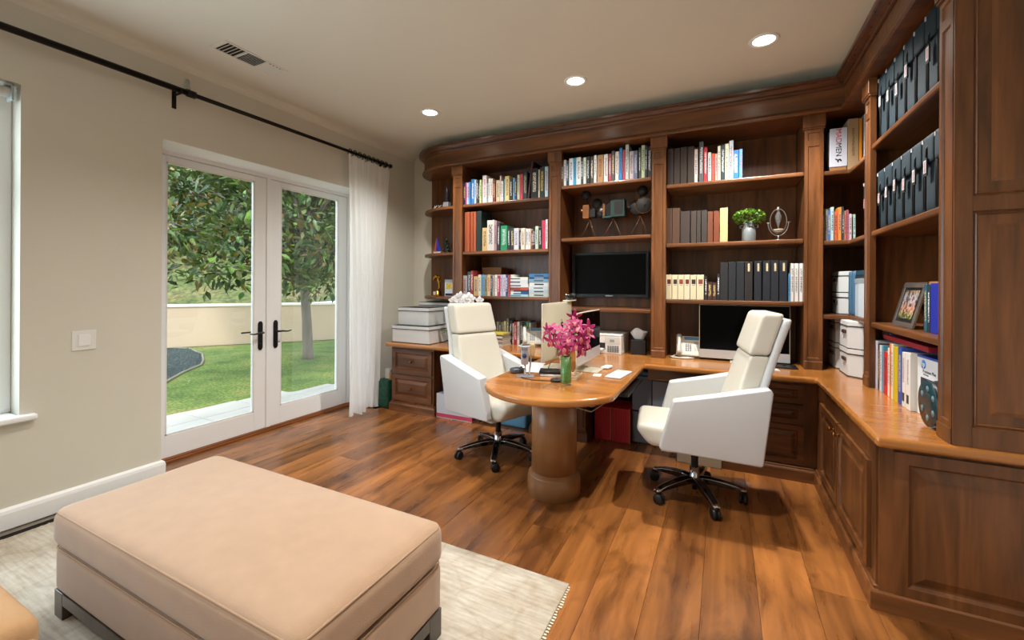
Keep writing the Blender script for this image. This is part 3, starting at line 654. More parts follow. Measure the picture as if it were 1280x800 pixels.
# ================================================================= OTTOMAN, SOFA, RUG
fab = mat('tan_fabric', 'b09074', .95, var=.04, vscale=14, bump=.35, bscale=420, sheen=.3)
cord_m = mat('tan_cord', 'a88a70', .9)
rg = bpy.data.materials.new('faded_rug'); rg.use_nodes = True; MATS['faded_rug'] = rg
n = rg.node_tree.nodes; l = rg.node_tree.links; pb = n['Principled BSDF']; pb.inputs['Roughness'].default_value = .95
tcn = n.new('ShaderNodeTexCoord'); n1 = n.new('ShaderNodeTexNoise'); n1.inputs['Scale'].default_value = 3.2; n1.inputs['Detail'].default_value = 8; n1.inputs['Roughness'].default_value = .7; l.new(tcn.outputs['Object'], n1.inputs[0])
mpn = n.new('ShaderNodeMapping'); mpn.inputs['Scale'].default_value = (6, 60, 1); l.new(tcn.outputs['Object'], mpn.inputs[0]); n2 = n.new('ShaderNodeTexNoise'); n2.inputs['Scale'].default_value = 1; n2.inputs['Detail'].default_value = 4; l.new(mpn.outputs[0], n2.inputs[0])
vo = n.new('ShaderNodeTexVoronoi'); vo.feature = 'DISTANCE_TO_EDGE'; vo.inputs['Scale'].default_value = 5; l.new(tcn.outputs['Object'], vo.inputs[0])
cr = n.new('ShaderNodeValToRGB'); cr.color_ramp.elements[0].position = .3; cr.color_ramp.elements[0].color = rgb('a8967e'); cr.color_ramp.elements[1].position = .62; cr.color_ramp.elements[1].color = rgb('ccc6b8'); l.new(n1.outputs[0], cr.inputs[0])
c2 = n.new('ShaderNodeValToRGB'); c2.color_ramp.elements[0].position = .35; c2.color_ramp.elements[0].color = (.72, .70, .68, 1); c2.color_ramp.elements[1].position = .65; c2.color_ramp.elements[1].color = (1, 1, 1, 1); l.new(n2.outputs[0], c2.inputs[0])
c3 = n.new('ShaderNodeValToRGB'); c3.color_ramp.elements[0].position = .0; c3.color_ramp.elements[0].color = (.84, .76, .68, 1); c3.color_ramp.elements[1].position = .05; c3.color_ramp.elements[1].color = (1, 1, 1, 1); l.new(vo.outputs[0], c3.inputs[0])
m1 = n.new('ShaderNodeMix'); m1.data_type = 'RGBA'; m1.blend_type = 'MULTIPLY'; m1.inputs[0].default_value = .8; l.new(cr.outputs[0], m1.inputs[6]); l.new(c2.outputs[0], m1.inputs[7])
m2 = n.new('ShaderNodeMix'); m2.data_type = 'RGBA'; m2.blend_type = 'MULTIPLY'; m2.inputs[0].default_value = .45; l.new(m1.outputs[2], m2.inputs[6]); l.new(c3.outputs[0], m2.inputs[7]); l.new(m2.outputs[2], pb.inputs['Base Color'])
bpn = n.new('ShaderNodeBump'); bpn.inputs['Strength'].default_value = .4; bpn.inputs['Distance'].default_value = .004; l.new(n2.outputs[0], bpn.inputs['Height']); l.new(bpn.outputs[0], pb.inputs['Normal'])
ru = empty('area_rug', (-2.05, .3, 0), label='pale faded patterned rug lying under the ottoman', cat='rug')
build('rug_pile', MB().box(-3.49, -1.9, .001, -.637, 1.905, .011), rg, ru, world=True, bevel=.004)
fm = MB()
for i in range(230):
    y = -1.9+3.8*i/230
    for xx, s in ((-3.49, -1), (-.637, 1)): L = random.uniform(.008, .018); fm.box(min(xx, xx+s*L), y, .001, max(xx, xx+s*L), y+.009, .005)
build('fringe', fm, mat('rug_fringe', 'd8ccb4', .9), ru, world=True, kind='stuff')
ot = empty('ottoman', (-1.75, 1.075, .011), label='large tan upholstered rectangular ottoman on dark wooden legs on the rug', cat='ottoman')
HX, HY = .765, .335
def sag(p): return (p[0]*(1+.004*math.sin(9*p[1])), p[1], p[2]+(.004*math.sin(5*p[0]+1)*math.cos(6*p[1]) if p[2] > .05 else 0))
build('top_cushion', MB().rbox((0, 0, .370), (2*HX, 2*HY, .165), .050, n=22, puff=.028, deform=sag), fab, ot)
build('skirt', MB().rbox((0, 0, .199), (2*HX-.02, 2*HY-.02, .182), .022, n=10), fab, ot)
def rr(hx, hy, r, z, n=6):
    out = []
    for cx, cy_, a0 in ((hx-r, hy-r, 0), (-hx+r, hy-r, 90), (-hx+r, -hy+r, 180), (hx-r, -hy+r, 270)):
        for i in range(n+1): a = R(a0+90*i/n); out.append((cx+r*math.cos(a), cy_+r*math.sin(a), z))
    return out
build('piping', MB().tube(rr(HX-.012, HY-.012, .04, .434), .0045, 6, closed=True), cord_m, ot)
build('piping', MB().tube(rr(HX-.012, HY-.012, .03, .289), .003, 6, closed=True), cord_m, ot)
dkw = wood('dark_leg_wood', '2c2420', '4c4038', 'z', rough=.3, coat=.3)
hx, hy = HX-.012, HY-.012
for sx in (-1, 1):
    for sy in (-1, 1): build('leg', MB().box(min(sx*hx, sx*(hx-.075)), min(sy*hy, sy*(hy-.075)), 0, max(sx*hx, sx*(hx-.075)), max(sy*hy, sy*(hy-.075)), .109), dkw, ot, bevel=.003)
for sy in (-1, 1): build('rail', MB().box(-hx+.075, sy*(hy-.012)-.011, .062, hx-.075, sy*(hy-.012)+.011, .109), dkw, ot)
for sx in (-1, 1): build('rail', MB().box(sx*(hx-.012)-.011, -hy+.075, .062, sx*(hx-.012)+.011, hy-.075, .109), dkw, ot)
so = empty('sofa', (-1.80, .035, .011), label='tan upholstered sofa of which two seat cushions show at lower left', cat='sofa')
fab2 = mat('sofa_fabric', 'b8926a', .95, var=.06, vscale=14, bump=.35, bscale=400)
build('sofa_base', MB().rbox((0, .0, .16), (1.75, .92, .20), .03, n=8), fab2, so)
for xc in (-.42, .43): build('seat_cushion', MB().rbox((xc+(.0 if xc < 0 else .02), .06 if xc < 0 else .03, .335), (.82, .86, .15), .055, n=14, puff=.02), fab2, so)
build('backrest', MB().rbox((0, -.43, .42), (1.75, .18, .62), .06, n=10), fab2, so)
for xc in (-.93, .93): build('armrest', MB().rbox((xc, -.08, .30), (.14, .86, .50), .05, n=8), fab2, so)
for sx in (-.8, .8):
    for sy in (-.38, .38): build('leg', MB().box(sx-.03, sy-.03, 0, sx+.03, sy+.03, .065), dkw, so)
# ================================================================= OFFICE CHAIRS
def chair(loc, rz, leg0, Rb, label, bo=(0, 0)):
    t = empty('office_chair', (loc[0], loc[1], 0), rz, label=label, cat='chair', group='white leather office chairs')
    # base
    hub = MB().lathe([(.030, .085), (.038, .09), (.040, .125), (.032, .14), (.030, .20)], n=20, c=(bo[0], bo[1], 0)); build('hub', hub, chrome, t)
    build('gas_column', MB().lathe([(.016, .05), (.016, .09), (.022, .10), (.022, .26), (.026, .27), (.026, .345)], n=16, c=(bo[0], bo[1], 0)), black_pl, t)
    build('tilt_mechanism', MB().box(-.11, -.06, .335, .10, .06, .372), black_pl, t, bevel=.008)
    build('lever', MB().tube([(.02, -.05, .345), (.02, -.17, .335), (.03, -.22, .33)], .006, 8), black_pl, t)
    for k in range(5):
        a = leg0-rz+2*PI*k/5; M = Matrix.Translation((bo[0], bo[1], 0)) @ Matrix.Rotation(a, 4, 'Z')
        L = Rb; vs = []; fs = []; st = [(0.02, .135, .100, .026), (.08, .138, .098, .026), (.16, .128, .092, .025), (.24, .112, .084, .023), (L, .092, .070, .020), (L+.018, .085, .069, .012)]
        for x, zt, zb, w_ in st: vs += [M @ Vector((x, -w_, zb)), M @ Vector((x, w_, zb)), M @ Vector((x, w_, zt-.006)), M @ Vector((x, w_*.6, zt)), M @ Vector((x, -w_*.6, zt)), M @ Vector((x, -w_, zt-.006))]
        for i in range(len(st)-1):
            for j in range(6): fs.append((i*6+j, i*6+(j+1) % 6, (i+1)*6+(j+1) % 6, (i+1)*6+j))
        fs += [tuple(range(6))[::-1], tuple(range((len(st)-1)*6, len(st)*6))]
        lg = build('base_leg', MB().add(vs, fs, 0, False), black_gl, t, bevel=.003)
        tm = MB()
        for s in (-1, 1): tm.tube([M @ Vector((x, s*w_*.98, zt-.004)) for x, zt, zb, w_ in st], .0035, 5)
        tm.rbox((0, 0, 0), (.05, .044, .022), .010, n=4, deform=lambda p: M @ (p+Vector((L-.008, 0, .084))))
        build('chrome_trim', tm, chrome, lg)
        cs = MB(); ca = R(40+70*k); cx, cy_ = L, 0
        for s in (-1, 1):
            MM = M @ Matrix.Translation((L, 0, .0335)) @ Matrix.Rotation(ca, 4, 'Z') @ Matrix.Translation((.012, s*.014, 0)) @ Matrix.Rotation(R(90), 4, 'X')
            cs.lathe([(0, -.009), (.026, -.009), (.033, -.006), (.033, .006), (.026, .009), (0, .009)], M=MM, n=20)
        cs.box(-.012, -.006, .025, .02, .006, .066, M=M @ Matrix.Translation((L, 0, 0)) @ Matrix.Rotation(ca, 4, 'Z')); cs.tube([M @ Vector((L, 0, .06)), M @ Vector((L, 0, .075))], .008, 8)
        build('caster', cs, black_pl, lg)
    # seat
    def ds(p):
        x, y, z = p; f = max(0, x/.29); return (x-(.11*max(0, .02-z)/.14*f if x > 0 else 0), y*(1-.05*f), z+.012*f)
    build('seat', MB().rbox((.075, 0, .440), (.58, .50, .145), .045, n=14, deform=ds, puff=.015), leather, t)
    build('seat_tag', MB().box(-.0006, -.022, -.005, .0006, .022, .005, M=Matrix.Translation((.366, .15, .462)) @ Matrix.Rotation(R(-8), 4, 'Y') @ Matrix.Rotation(R(90), 4, 'X')@ Matrix.Rotation(R(90), 4, 'X')), black_pl, t)
    # backrest and headrest lean back
    def lean(z): return -.135-.235*((z-.47)/.75)
    def db(p):
        z = p[2]+.735; w_ = 1-.20*(z-.48)/.52; return (p[0]+lean(z)-.045, p[1]*w_, p[2])
    build('backrest', MB().rbox((0, 0, .735), (.11, .51, .50), .020, n=14, deform=db, puff=0), leather, t)
    def dh(p):
        z = p[2]+1.115; return (p[0]+lean(z)-.035, p[1]*(1-.05*(z-1)/.25), p[2])
    build('headrest', MB().rbox((0, 0, 1.115), (.120, .43, .252), .024, n=14, deform=dh), leather, t)
    # outer shell: back
    def dsb(p):
        z = p[2]+.78; w_ = 1 if z < .62 else 1-.17*min(1, (z-.62)/.35); return (p[0]+lean(z)-.118+.03*max(0, .55-z)/.3, p[1]*w_, p[2])
    build('back_shell', MB().rbox((0, 0, .78), (.045, .53, .86), .02, n=16, deform=dsb), leather_side, t)
    # outer shell: arms
    side = [(.15, .700), (-.10, .752), (-.37, .815), (-.385, .79), (-.345, .365), (-.335, .350), (.215, .385), (.23, .40)]
    for s in (-1, 1):
        vs = []; fs = []; kk = len(side)
        for yi, off in ((0, .250), (1, .292)):
            for x, z in side:
                top = (z-.36)/.45; y = off+(.036*top if yi else -.022*top); vs.append((x, s*y, z))
        a_ = tuple(range(kk)); b_ = tuple(range(kk, 2*kk))
        fs = [a_, b_[::-1]]+[((i+1) % kk, i, kk+i, kk+(i+1) % kk) for i in range(kk)]
        if s < 0: fs = [f[::-1] for f in fs]
        o = build('armrest', MB().add(vs, fs, 0, True), leather_side, t, bevel=.017, seg=4)
    build('seat_pan', MB().rbox((-.03, 0, .378), (.50, .50, .035), .012, n=6), leather_side, t)
    return t
chair((-1.655, 3.10), R(-22), R(220), .315, 'white high-backed leather office chair left of the peninsula desk')
chair((-.165, 3.095), R(188), R(153), .295, 'white high-backed leather office chair right of the peninsula desk')
S_A1=[(-2.587,-2.564,0.245,'1c2440','navy'),(-2.564,-2.544,0.249,'c8649a','pink'),(-2.544,-2.525,0.241,'e4e6ea','white'),(-2.525,-2.493,0.244,'3a86c8','sky blue'),(-2.493,-2.453,0.275,'2a78c0','bright blue'),(-2.453,-2.428,0.268,'b8d4e8','pale blue'),(-2.428,-2.399,0.26,'3c3e44','charcoal'),(-2.399,-2.382,0.22,'20222a','black'),(-2.382,-2.357,0.257,'c6dc90','lime green'),(-2.349,-2.298,0.301,'eadfe2','pinkish white'),(-2.298,-2.275,0.216,'8a9aa8','grey blue'),(-2.273,-2.245,0.261,'e8e8e6','white'),(-2.245,-2.22,0.255,'e6e0d0','cream'),(-2.216,-2.183,0.224,'7a3038','maroon'),(-2.182,-2.138,0.232,'d8c4a0','beige'),(-2.133,-2.114,0.274,'e0c8cc','rose white'),(-2.111,-2.088,0.214,'e6eaec','white'),(-2.087,-2.069,0.23,'4a98a8','teal'),(-2.068,-2.018,0.261,'e2cc88','pale yellow'),(-2.015,-1.981,0.227,'1e2c2a','blackish green'),(-1.978,-1.958,0.236,'7ab8e0','light blue'),(-1.958,-1.936,0.222,'2c3c78','indigo'),(-1.926,-1.897,0.26,'c8d0b0','pale green'),(-1.896,-1.861,0.264,'d84458','red and white'),(-1.859,-1.816,0.285,'2c3a48','slate')]
S_A1b=[(-1.796,-1.773,0.389,'4a2026','dark maroon'),(-1.77,-1.695,0.308,'16181a','black'),(-1.691,-1.674,0.291,'d8ceb0','cream'),(-1.673,-1.624,0.31,'2e3a3c','dark slate'),(-1.619,-1.58,0.309,'b4d0e0','pale blue')]
S_A2=[(-2.622,-2.574,0.438,'9c4e30','rust album'),(-2.573,-2.524,0.438,'a85434','rust album'),(-2.523,-2.475,0.438,'a04e2e','rust album'),(-2.474,-2.425,0.437,'a85636','rust album'),(-2.422,-2.355,0.437,'1a2c2c','blackish green atlas'),(-2.348,-2.286,0.252,'cfae70','tan'),(-2.285,-2.197,0.329,'cfcac6','light grey'),(-2.196,-2.165,0.32,'a88a94','mauve'),(-2.163,-2.133,0.296,'2a2a2e','charcoal'),(-2.122,-2.041,0.262,'1f8a5a','emerald green')]
S_A2b=[(-2.037,-2.007,0.244,'24282c','black'),(-2.005,-1.961,0.234,'30343a','black'),(-1.959,-1.906,0.227,'d6d4dc','white'),(-1.902,-1.881,0.206,'2a2c30','charcoal'),(-1.88,-1.835,0.223,'e2d8c8','cream'),(-1.832,-1.801,0.214,'dfe6ee','white'),(-1.8,-1.773,0.216,'e8dccc','ivory'),(-1.769,-1.747,0.196,'8a4434','brick brown'),(-1.746,-1.721,0.216,'1e2226','black'),(-1.719,-1.686,0.234,'c4d4bc','pale green'),(-1.684,-1.653,0.221,'1c1e22','black'),(-1.649,-1.608,0.29,'c83c60','crimson'),(-1.606,-1.582,0.296,'ecdfe0','white')]
S_A3=[(-2.591,-2.534,0.22,'b4a8aa','greyish pink'),(-2.532,-2.489,0.264,'2a4a5c','dark teal'),(-2.487,-2.455,0.274,'9c3a38','dark red'),(-2.449,-2.397,0.211,'c8a878','tan'),(-2.395,-2.355,0.23,'dcd2c0','cream'),(-2.354,-2.32,0.23,'5a9cc8','blue'),(-2.318,-2.279,0.218,'8c8a70','olive'),(-2.277,-2.24,0.229,'dcb88c','apricot'),(-2.238,-2.22,0.218,'2c4a70','navy'),(-2.218,-2.188,0.222,'a8a89c','grey'),(-2.187,-2.159,0.229,'e8eaea','white'),(-2.156,-2.129,0.217,'b43c58','crimson'),(-2.125,-2.093,0.228,'c0b8d8','lavender'),(-2.091,-2.057,0.228,'d4d2e2','lilac white'),(-2.055,-2.03,0.228,'2a4880','navy'),(-2.027,-2.004,0.225,'c04848','red'),(-2.002,-1.969,0.228,'d6e2da','mint white')]
S_B1=[(-1.442,-1.422,0.243,'5a4038','brown'),(-1.42,-1.391,0.264,'e8e8ea','white'),(-1.39,-1.365,0.247,'2c4a52','dark teal'),(-1.362,-1.321,0.269,'e6e8ee','white'),(-1.32,-1.289,0.27,'38a4cc','cyan'),(-1.288,-1.242,0.269,'e6e2d8','ivory'),(-1.241,-1.218,0.256,'2e4650','dark teal'),(-1.217,-1.191,0.261,'dfe6d8','greenish white'),(-1.188,-1.154,0.264,'24262a','black'),(-1.151,-1.119,0.263,'3a3a22','black and yellow'),(-1.114,-1.087,0.269,'eceaec','white'),(-1.082,-1.024,0.267,'b08858','tan'),(-1.017,-0.977,0.263,'d8d8d8','white'),(-0.973,-0.947,0.264,'b02c40','crimson'),(-0.944,-0.914,0.286,'4a4c4c','grey'),(-0.911,-0.876,0.277,'e6dcd6','blush white'),(-0.872,-0.845,0.304,'2c8cd8','bright blue'),(-0.843,-0.82,0.286,'c83850','red and white'),(-0.818,-0.786,0.331,'d4d8d4','tall white'),(-0.781,-0.743,0.263,'ccb8bc','dusty pink'),(-0.741,-0.706,0.26,'6a7090','mixed blue'),(-0.699,-0.679,0.284,'4c5048','dark green'),(-0.675,-0.643,0.304,'c2d0ac','pale green'),(-0.641,-0.621,0.296,'2a3232','black'),(-0.619,-0.584,0.285,'2c3230','black')]
S_C1=[(-0.448,-0.397,0.322,'362c28','dark brown album'),(-0.395,-0.342,0.322,'3a2e28','dark brown album'),(-0.34,-0.286,0.322,'382c28','dark brown album'),(-0.283,-0.229,0.321,'3a3029','dark brown album'),(-0.228,-0.201,0.291,'dcc8bc','blush'),(-0.191,-0.155,0.351,'50545a','dark grey'),(-0.154,-0.126,0.295,'b8242e','red'),(-0.122,-0.096,0.247,'bcd0c8','pale mint'),(-0.094,-0.068,0.234,'d84c2c','orange red'),(-0.067,-0.048,0.231,'c8988c','salmon'),(-0.047,-0.024,0.292,'dcd8c4','ivory'),(-0.022,0.009,0.297,'202c30','black and teal'),(0.01,0.038,0.302,'d8d6bc','pale cream'),(0.04,0.072,0.325,'b4bcc4','tall silver grey'),(0.066,0.113,0.243,'2470b8','royal blue'),(0.115,0.139,0.246,'5ca0d8','light blue')]
S_C2=[(-0.456,-0.405,0.315,'4e3626','brown album'),(-0.404,-0.341,0.312,'523828','brown album'),(-0.34,-0.259,0.281,'3e3430','dark taupe album'),(-0.254,-0.208,0.279,'443a34','dark taupe album'),(-0.206,-0.173,0.278,'40362f','dark taupe album'),(-0.17,-0.123,0.277,'3c3632','charcoal album'),(-0.122,-0.077,0.263,'70402a','russet album'),(-0.074,-0.029,0.263,'7c4028','russet album'),(-0.027,0.035,0.287,'dcb884','cream linen album')]
S_C3=[(-0.455,-0.406,0.217,'ddd0ac','cream boxed volume'),(-0.405,-0.357,0.216,'dfd2ae','cream boxed volume'),(-0.356,-0.306,0.216,'ddd0ac','cream boxed volume'),(-0.305,-0.258,0.216,'dfd2b0','cream boxed volume'),(-0.257,-0.206,0.215,'ddd0ac','cream boxed volume'),(-0.205,-0.147,0.215,'dfd2ae','cream boxed volume'),(-0.143,-0.121,0.203,'32282a','dark brown'),(-0.118,-0.084,0.151,'4a2c2c','plum brown'),(-0.082,-0.05,0.149,'4c2e2c','plum brown'),(-0.048,-0.024,0.221,'26282e','black slim'),(-0.022,0.038,0.316,'2a2a2c','black ring binder'),(0.04,0.096,0.32,'262a30','black ring binder'),(0.098,0.157,0.321,'262a2e','black ring binder'),(0.159,0.218,0.319,'2c2828','black labelled binder'),(0.227,0.28,0.323,'22262e','black labelled binder'),(0.288,0.342,0.324,'22262e','black labelled binder'),(0.344,0.399,0.325,'22262e','black labelled binder'),(0.403,0.457,0.323,'22262e','black labelled binder'),(0.465,0.479,0.219,'4c90c0','sky blue slim'),(0.48,0.502,0.301,'dcd6d0','white slim'),(0.506,0.531,0.301,'e2dcd6','white slim'),(0.537,0.56,0.3,'e2deda','white slim')]
S_K2=[(0.683,0.695,0.203,'d8dcd0','white'),(0.697,0.716,0.245,'b8b49c','sage'),(0.718,0.734,0.234,'4a6cb0','blue and white'),(0.735,0.755,0.256,'b0c8c8','pale aqua'),(0.757,0.779,0.221,'c8603c','orange and white'),(0.781,0.802,0.251,'d8883c','orange'),(0.805,0.815,0.253,'34403c','dark green'),(0.817,0.833,0.22,'b86850','salmon'),(0.834,0.848,0.229,'a05870','mauve'),(0.848,0.864,0.196,'ccb8bc','blush'),(0.873,0.888,0.192,'a8c4b8','mint')]
S_CT=[(-2.225,-2.203,0.235,'9a9490','grey'),(-2.201,-2.176,0.239,'4a4640','charcoal'),(-2.173,-2.144,0.236,'86806c','khaki grey'),(-2.141,-2.11,0.245,'c8b88c','straw'),(-2.103,-2.077,0.275,'70706a','grey green'),(-2.074,-2.039,0.253,'26262a','black'),(-2.034,-2.018,0.225,'e0dcd8','white'),(-2.015,-1.977,0.244,'b82c3c','crimson'),(-1.975,-1.947,0.245,'dcd8d4','white'),(-1.945,-1.911,0.243,'3a3a34','black and cream'),(-1.909,-1.874,0.245,'1c1e22','black'),(-1.871,-1.846,0.245,'4a9a58','rainbow'),(-1.842,-1.819,0.238,'c4c8c4','pale grey')]
S_R4=[(3.493,3.384,0.301,'c8cad8','white'),(3.379,3.352,0.289,'4a3c3c','brown slim'),(3.347,3.307,0.281,'d2d8de','white'),(3.307,3.277,0.283,'4ca0b8','cyan'),(3.274,3.206,0.255,'cc2c28','red'),(3.202,3.174,0.283,'e8dccc','white'),(3.173,3.145,0.314,'e87838','orange'),(3.143,3.118,0.314,'d8dad0','pale grey'),(3.116,3.042,0.305,'ccb010','yellow'),(3.039,2.988,0.311,'3450a0','royal blue'),(2.984,2.939,0.29,'d8d4cc','white carton'),(2.935,2.868,0.295,'dad6ce','white carton')]
S_A2[0:4] = [(-2.575+.0375*i, -2.575+.0375*(i+1)-.001)+S_A2[i][2:] for i in range(4)]
# ================================================================= BOOKS
ORD = 'first second third fourth fifth sixth seventh eighth ninth tenth eleventh twelfth thirteenth fourteenth fifteenth sixteenth seventeenth eighteenth nineteenth twentieth twenty-first twenty-second twenty-third twenty-fourth twenty-fifth twenty-sixth twenty-seventh twenty-eighth twenty-ninth thirtieth'.split()
def lum(h): c = rgb(h); return .3*c[0]+.6*c[1]+.1*c[2]
def cover(h, plain=False, axis='z'):
    nm = 'cover_'+h+('_plain' if plain else '')
    if nm in MATS: return MATS[nm]
    m = mat(nm, h, .5)
    if plain: return m
    n = m.node_tree.nodes; l = m.node_tree.links; b = n['Principled BSDF']
    g = n.new('ShaderNodeTexCoord'); s = n.new('ShaderNodeSeparateXYZ'); l.new(g.outputs['Generated'], s.inputs[0])
    mp = n.new('ShaderNodeMapping'); mp.inputs['Scale'].default_value = (60, 60, 210); l.new(g.outputs['Object'], mp.inputs[0])
    no = n.new('ShaderNodeTexNoise'); no.inputs['Scale'].default_value = 1; no.inputs['Detail'].default_value = 1; l.new(mp.outputs[0], no.inputs[0])
    def cmp_(src, op, v):
        q = n.new('ShaderNodeMath'); q.operation = op; q.inputs[1].default_value = v; l.new(src, q.inputs[0]); return q.outputs[0]
    def mul(a, b_): q = n.new('ShaderNodeMath'); q.operation = 'MULTIPLY'; l.new(a, q.inputs[0]); l.new(b_, q.inputs[1]); return q.outputs[0]
    k = mul(cmp_(s.outputs['X'], 'GREATER_THAN', .25), cmp_(s.outputs['X'], 'LESS_THAN', .75))
    k = mul(k, mul(cmp_(s.outputs['Z'], 'GREATER_THAN', .22), cmp_(s.outputs['Z'], 'LESS_THAN', .86)))
    k = mul(k, cmp_(s.outputs['Y'], 'LESS_THAN', .03)); k = mul(k, cmp_(no.outputs[0], 'GREATER_THAN', .50))
    r = random.Random(h); light = lum(h) > .18
    c2 = r.choice(['2a2a30', 'a03038', '204880', '303030', '7a3020', '2c4a50']) if light else r.choice(['e8e4d8', 'd8c880', 'e8e8ec', 'c8d4d8'])
    mx = n.new('ShaderNodeMix'); mx.data_type = 'RGBA'; mx.inputs[6].default_value = rgb(h); mx.inputs[7].default_value = rgb(c2); l.new(k, mx.inputs[0]); l.new(mx.outputs[2], b.inputs['Base Color'])
    return m
def book(w_, d, h, hexc, name='book', plain=False):
    b = MB(); t = min(.0035, w_*.22)
    b.box(0, 0, 0, w_, t, h); b.box(0, t, 0, t, d, h); b.box(w_-t, t, 0, w_, d, h); b.box(t, t, .003, w_-t, d-.003, h-.004, 1)
    return build(name, b, [cover(hexc, plain), paper], bevel=.005 if plain and w_ > .03 else .0012, seg=2 if plain else 1)
def row(data, y, z, where, group, dr=(.15, .20)):
    nn_ = len(data)
    for i, (x0, x1, h, hexc, wd_) in enumerate(data):
        pl = 'album' in wd_ or 'volume' in wd_ or 'binder' in wd_ or 'atlas' in wd_
        w_ = max(.009, x1-x0-(.003 if pl else .0015)); k = 'ring_binder' if 'binder' in wd_ else ('photo_album' if 'album' in wd_ else 'book')
        d = random.uniform(*dr) if not pl else .24
        o = book(w_, d, h, hexc, k, pl); o.location = (x0, y+random.uniform(-.004, .010), z+.0005)
        noun = '' if any(q in wd_ for q in ('album', 'volume', 'binder', 'atlas')) else (' slim book' if 'slim' not in wd_ and w_ < .022 else ' book')
        lab = '%s%s, %s from the left %s' % (wd_, noun, ORD[i], where)
        tag(o, lab, 'binder' if k == 'ring_binder' else ('album' if k == 'photo_album' else 'book'), group)
row(S_A1, 4.0, 2.29, 'on the top left shelf', 'books on the top shelf of the left bay')
o = book(.020, .24, .385, '4a2026', plain=True); o.rotation_euler = (0, R(7), 0); tag(o, 'tall dark maroon book leaning at the right of the top left shelf', 'book', 'books on the top shelf of the left bay')
o.location = (-1.812, 4.0, 2.2925)
for (x0, x1, h, hx_, wd_) in S_A1b[1:]:
    o = book(x1-x0-.002, .2, h, hx_); o.location = (x0, 4.003, 2.2905)
    tag(o, '%s book at the right end of the top shelf in the left bay' % wd_, 'book', 'books on the top shelf of the left bay')
row(S_A2, 4.0, 1.77, 'on the second left shelf', 'books on the second shelf of the left bay')
row(S_A2b, 4.0, 1.77, 'past the green one, second left shelf', 'books on the second shelf of the left bay')
row(S_A3, 4.0, 1.285, 'on the third left shelf', 'books on the third shelf of the left bay')
row(S_B1, 4.0, 2.38, 'on the shelf above the film cameras', 'books above the film cameras')
row(S_C1, 4.0, 2.295, 'on the top right shelf', 'books on the top shelf of the right bay')
row(S_C2, 4.0, 1.775, 'beside the potted plant on the second right shelf', 'albums beside the potted plant', dr=(.2, .22))
row(S_C3, 4.0, 1.285, 'on the shelf above the dark screen', 'binders and books above the dark screen')
row(S_K2, 4.0, 1.755, 'on the middle corner shelf', 'books on the middle corner shelf')
row(S_CT, 4.12, ZT, 'on the worktop behind the left chair', 'books on the worktop behind the left chair', dr=(.14, .18))
# small pictures on the cream volumes, gold labels on the binders, rainbow bands
bks = {o['label']: o for o in bpy.data.objects if 'label' in o.keys()}
for i in range(6):
    o = [v for k_, v in bks.items() if k_.startswith('cream boxed volume, %s' % ORD[i])][0]; w_ = S_C3[i][1]-S_C3[i][0]
    build('cover_picture', MB().box(w_*.22, -.0008, .135, w_*.82, 0, .175), mat('tiny_picture_%d' % (i % 3), ['6a2a28', '3a2c2c', '8c4038'][i % 3] if i < 4 else 'cdb79a', .5, var=.5, vscale=90), o)
    build('title_line', MB().box(w_*.32, -.0008, .122, w_*.72, 0, .127), mat('title_grey', '8a7a60', .6), o)
for k_, v in bks.items():
    if 'labelled binder' in k_:
        build('spine_label', MB().box(.022, -.0012, .24, .036, 0, .305), mat('gold_label', 'd8c89a', .5, var=.3, vscale=160), v)
    if 'rainbow' in k_:
        for j, c in enumerate(('c84030', 'd89030', 'c8c030', '4aa050', '2a78c8', '603088')): build('colour_band', MB().box(0, -.001, .008+j*.03, .021, 0, .038+j*.03), mat('band_'+c, c, .5), v)
# stacks of lying books
def stack(x0, x1, y, z, rows_, where, group, d=.2):
    for i, (h, c, wd_) in enumerate(rows_):
        jx = random.uniform(-.006, .006); L = x1-x0
        b = MB(); t = .003; b.box(0, 0, 0, L, t, h); b.box(0, t, 0, L, d, t); b.box(0, t, h-t, L, d, h); b.box(.004, t, t, L-.004, d-.003, h-t, 1)
        m = cover(c, True); o = build('book', b, [m, paper]); o.location = (x0+jx, y+random.uniform(0, .012), z+.0005)
        tag(o, '%s book lying %s in the %s' % (wd_, ('at the bottom' if i == 0 else 'on top' if i == len(rows_)-1 else ORD[i]+' from the bottom'), where), 'book', group)
        tb = build('title_line', MB().box(L*.25, -.0008, h*.3, L*.7, 0, h*.62), mat('title_dark', '34404c', .6) if lum(c) > .18 else mat('title_pale', 'd8d8d0', .6), o)
        z += h+.0006
stack(-2.088, -1.80, 4.0, 1.285, [(.022, 'a8d4e4', 'pale turquoise'), (.042, '1c4c7c', 'dark blue'), (.030, 'b8503c', 'red and white'), (.036, 'dfe3e8', 'white'), (.038, 'd4dde6', 'bluish white'), (.030, 'e4e2d8', 'ivory')], 'left stack, third left shelf', 'stacked books left pile')
stack(-1.793, -1.565, 4.0, 1.285, [(.036, 'c8d8d4', 'pale grey green'), (.038, 'bccbd0', 'pale grey'), (.030, 'ced8dc', 'silver'), (.045, 'e0e6ea', 'white'), (.030, '7aa8c8', 'light blue'), (.018, '243c6c', 'navy'), (.034, '3a80b8', 'mid blue')], 'right stack, third left shelf', 'stacked books right pile')
stack(-2.37, -2.055, 3.93, ZT, [(.020, 'b8b0a8', 'pale grey'), (.022, '8c7a70', 'taupe'), (.018, 'd0c8bc', 'off white'), (.020, '6c5a54', 'brown'), (.018, 'ccc4b8', 'grey'), (.014, '3c3834', 'charcoal'), (.016, 'c8b840', 'yellow')], 'magazine pile behind the left chair', 'magazine pile behind the left chair', d=.24)
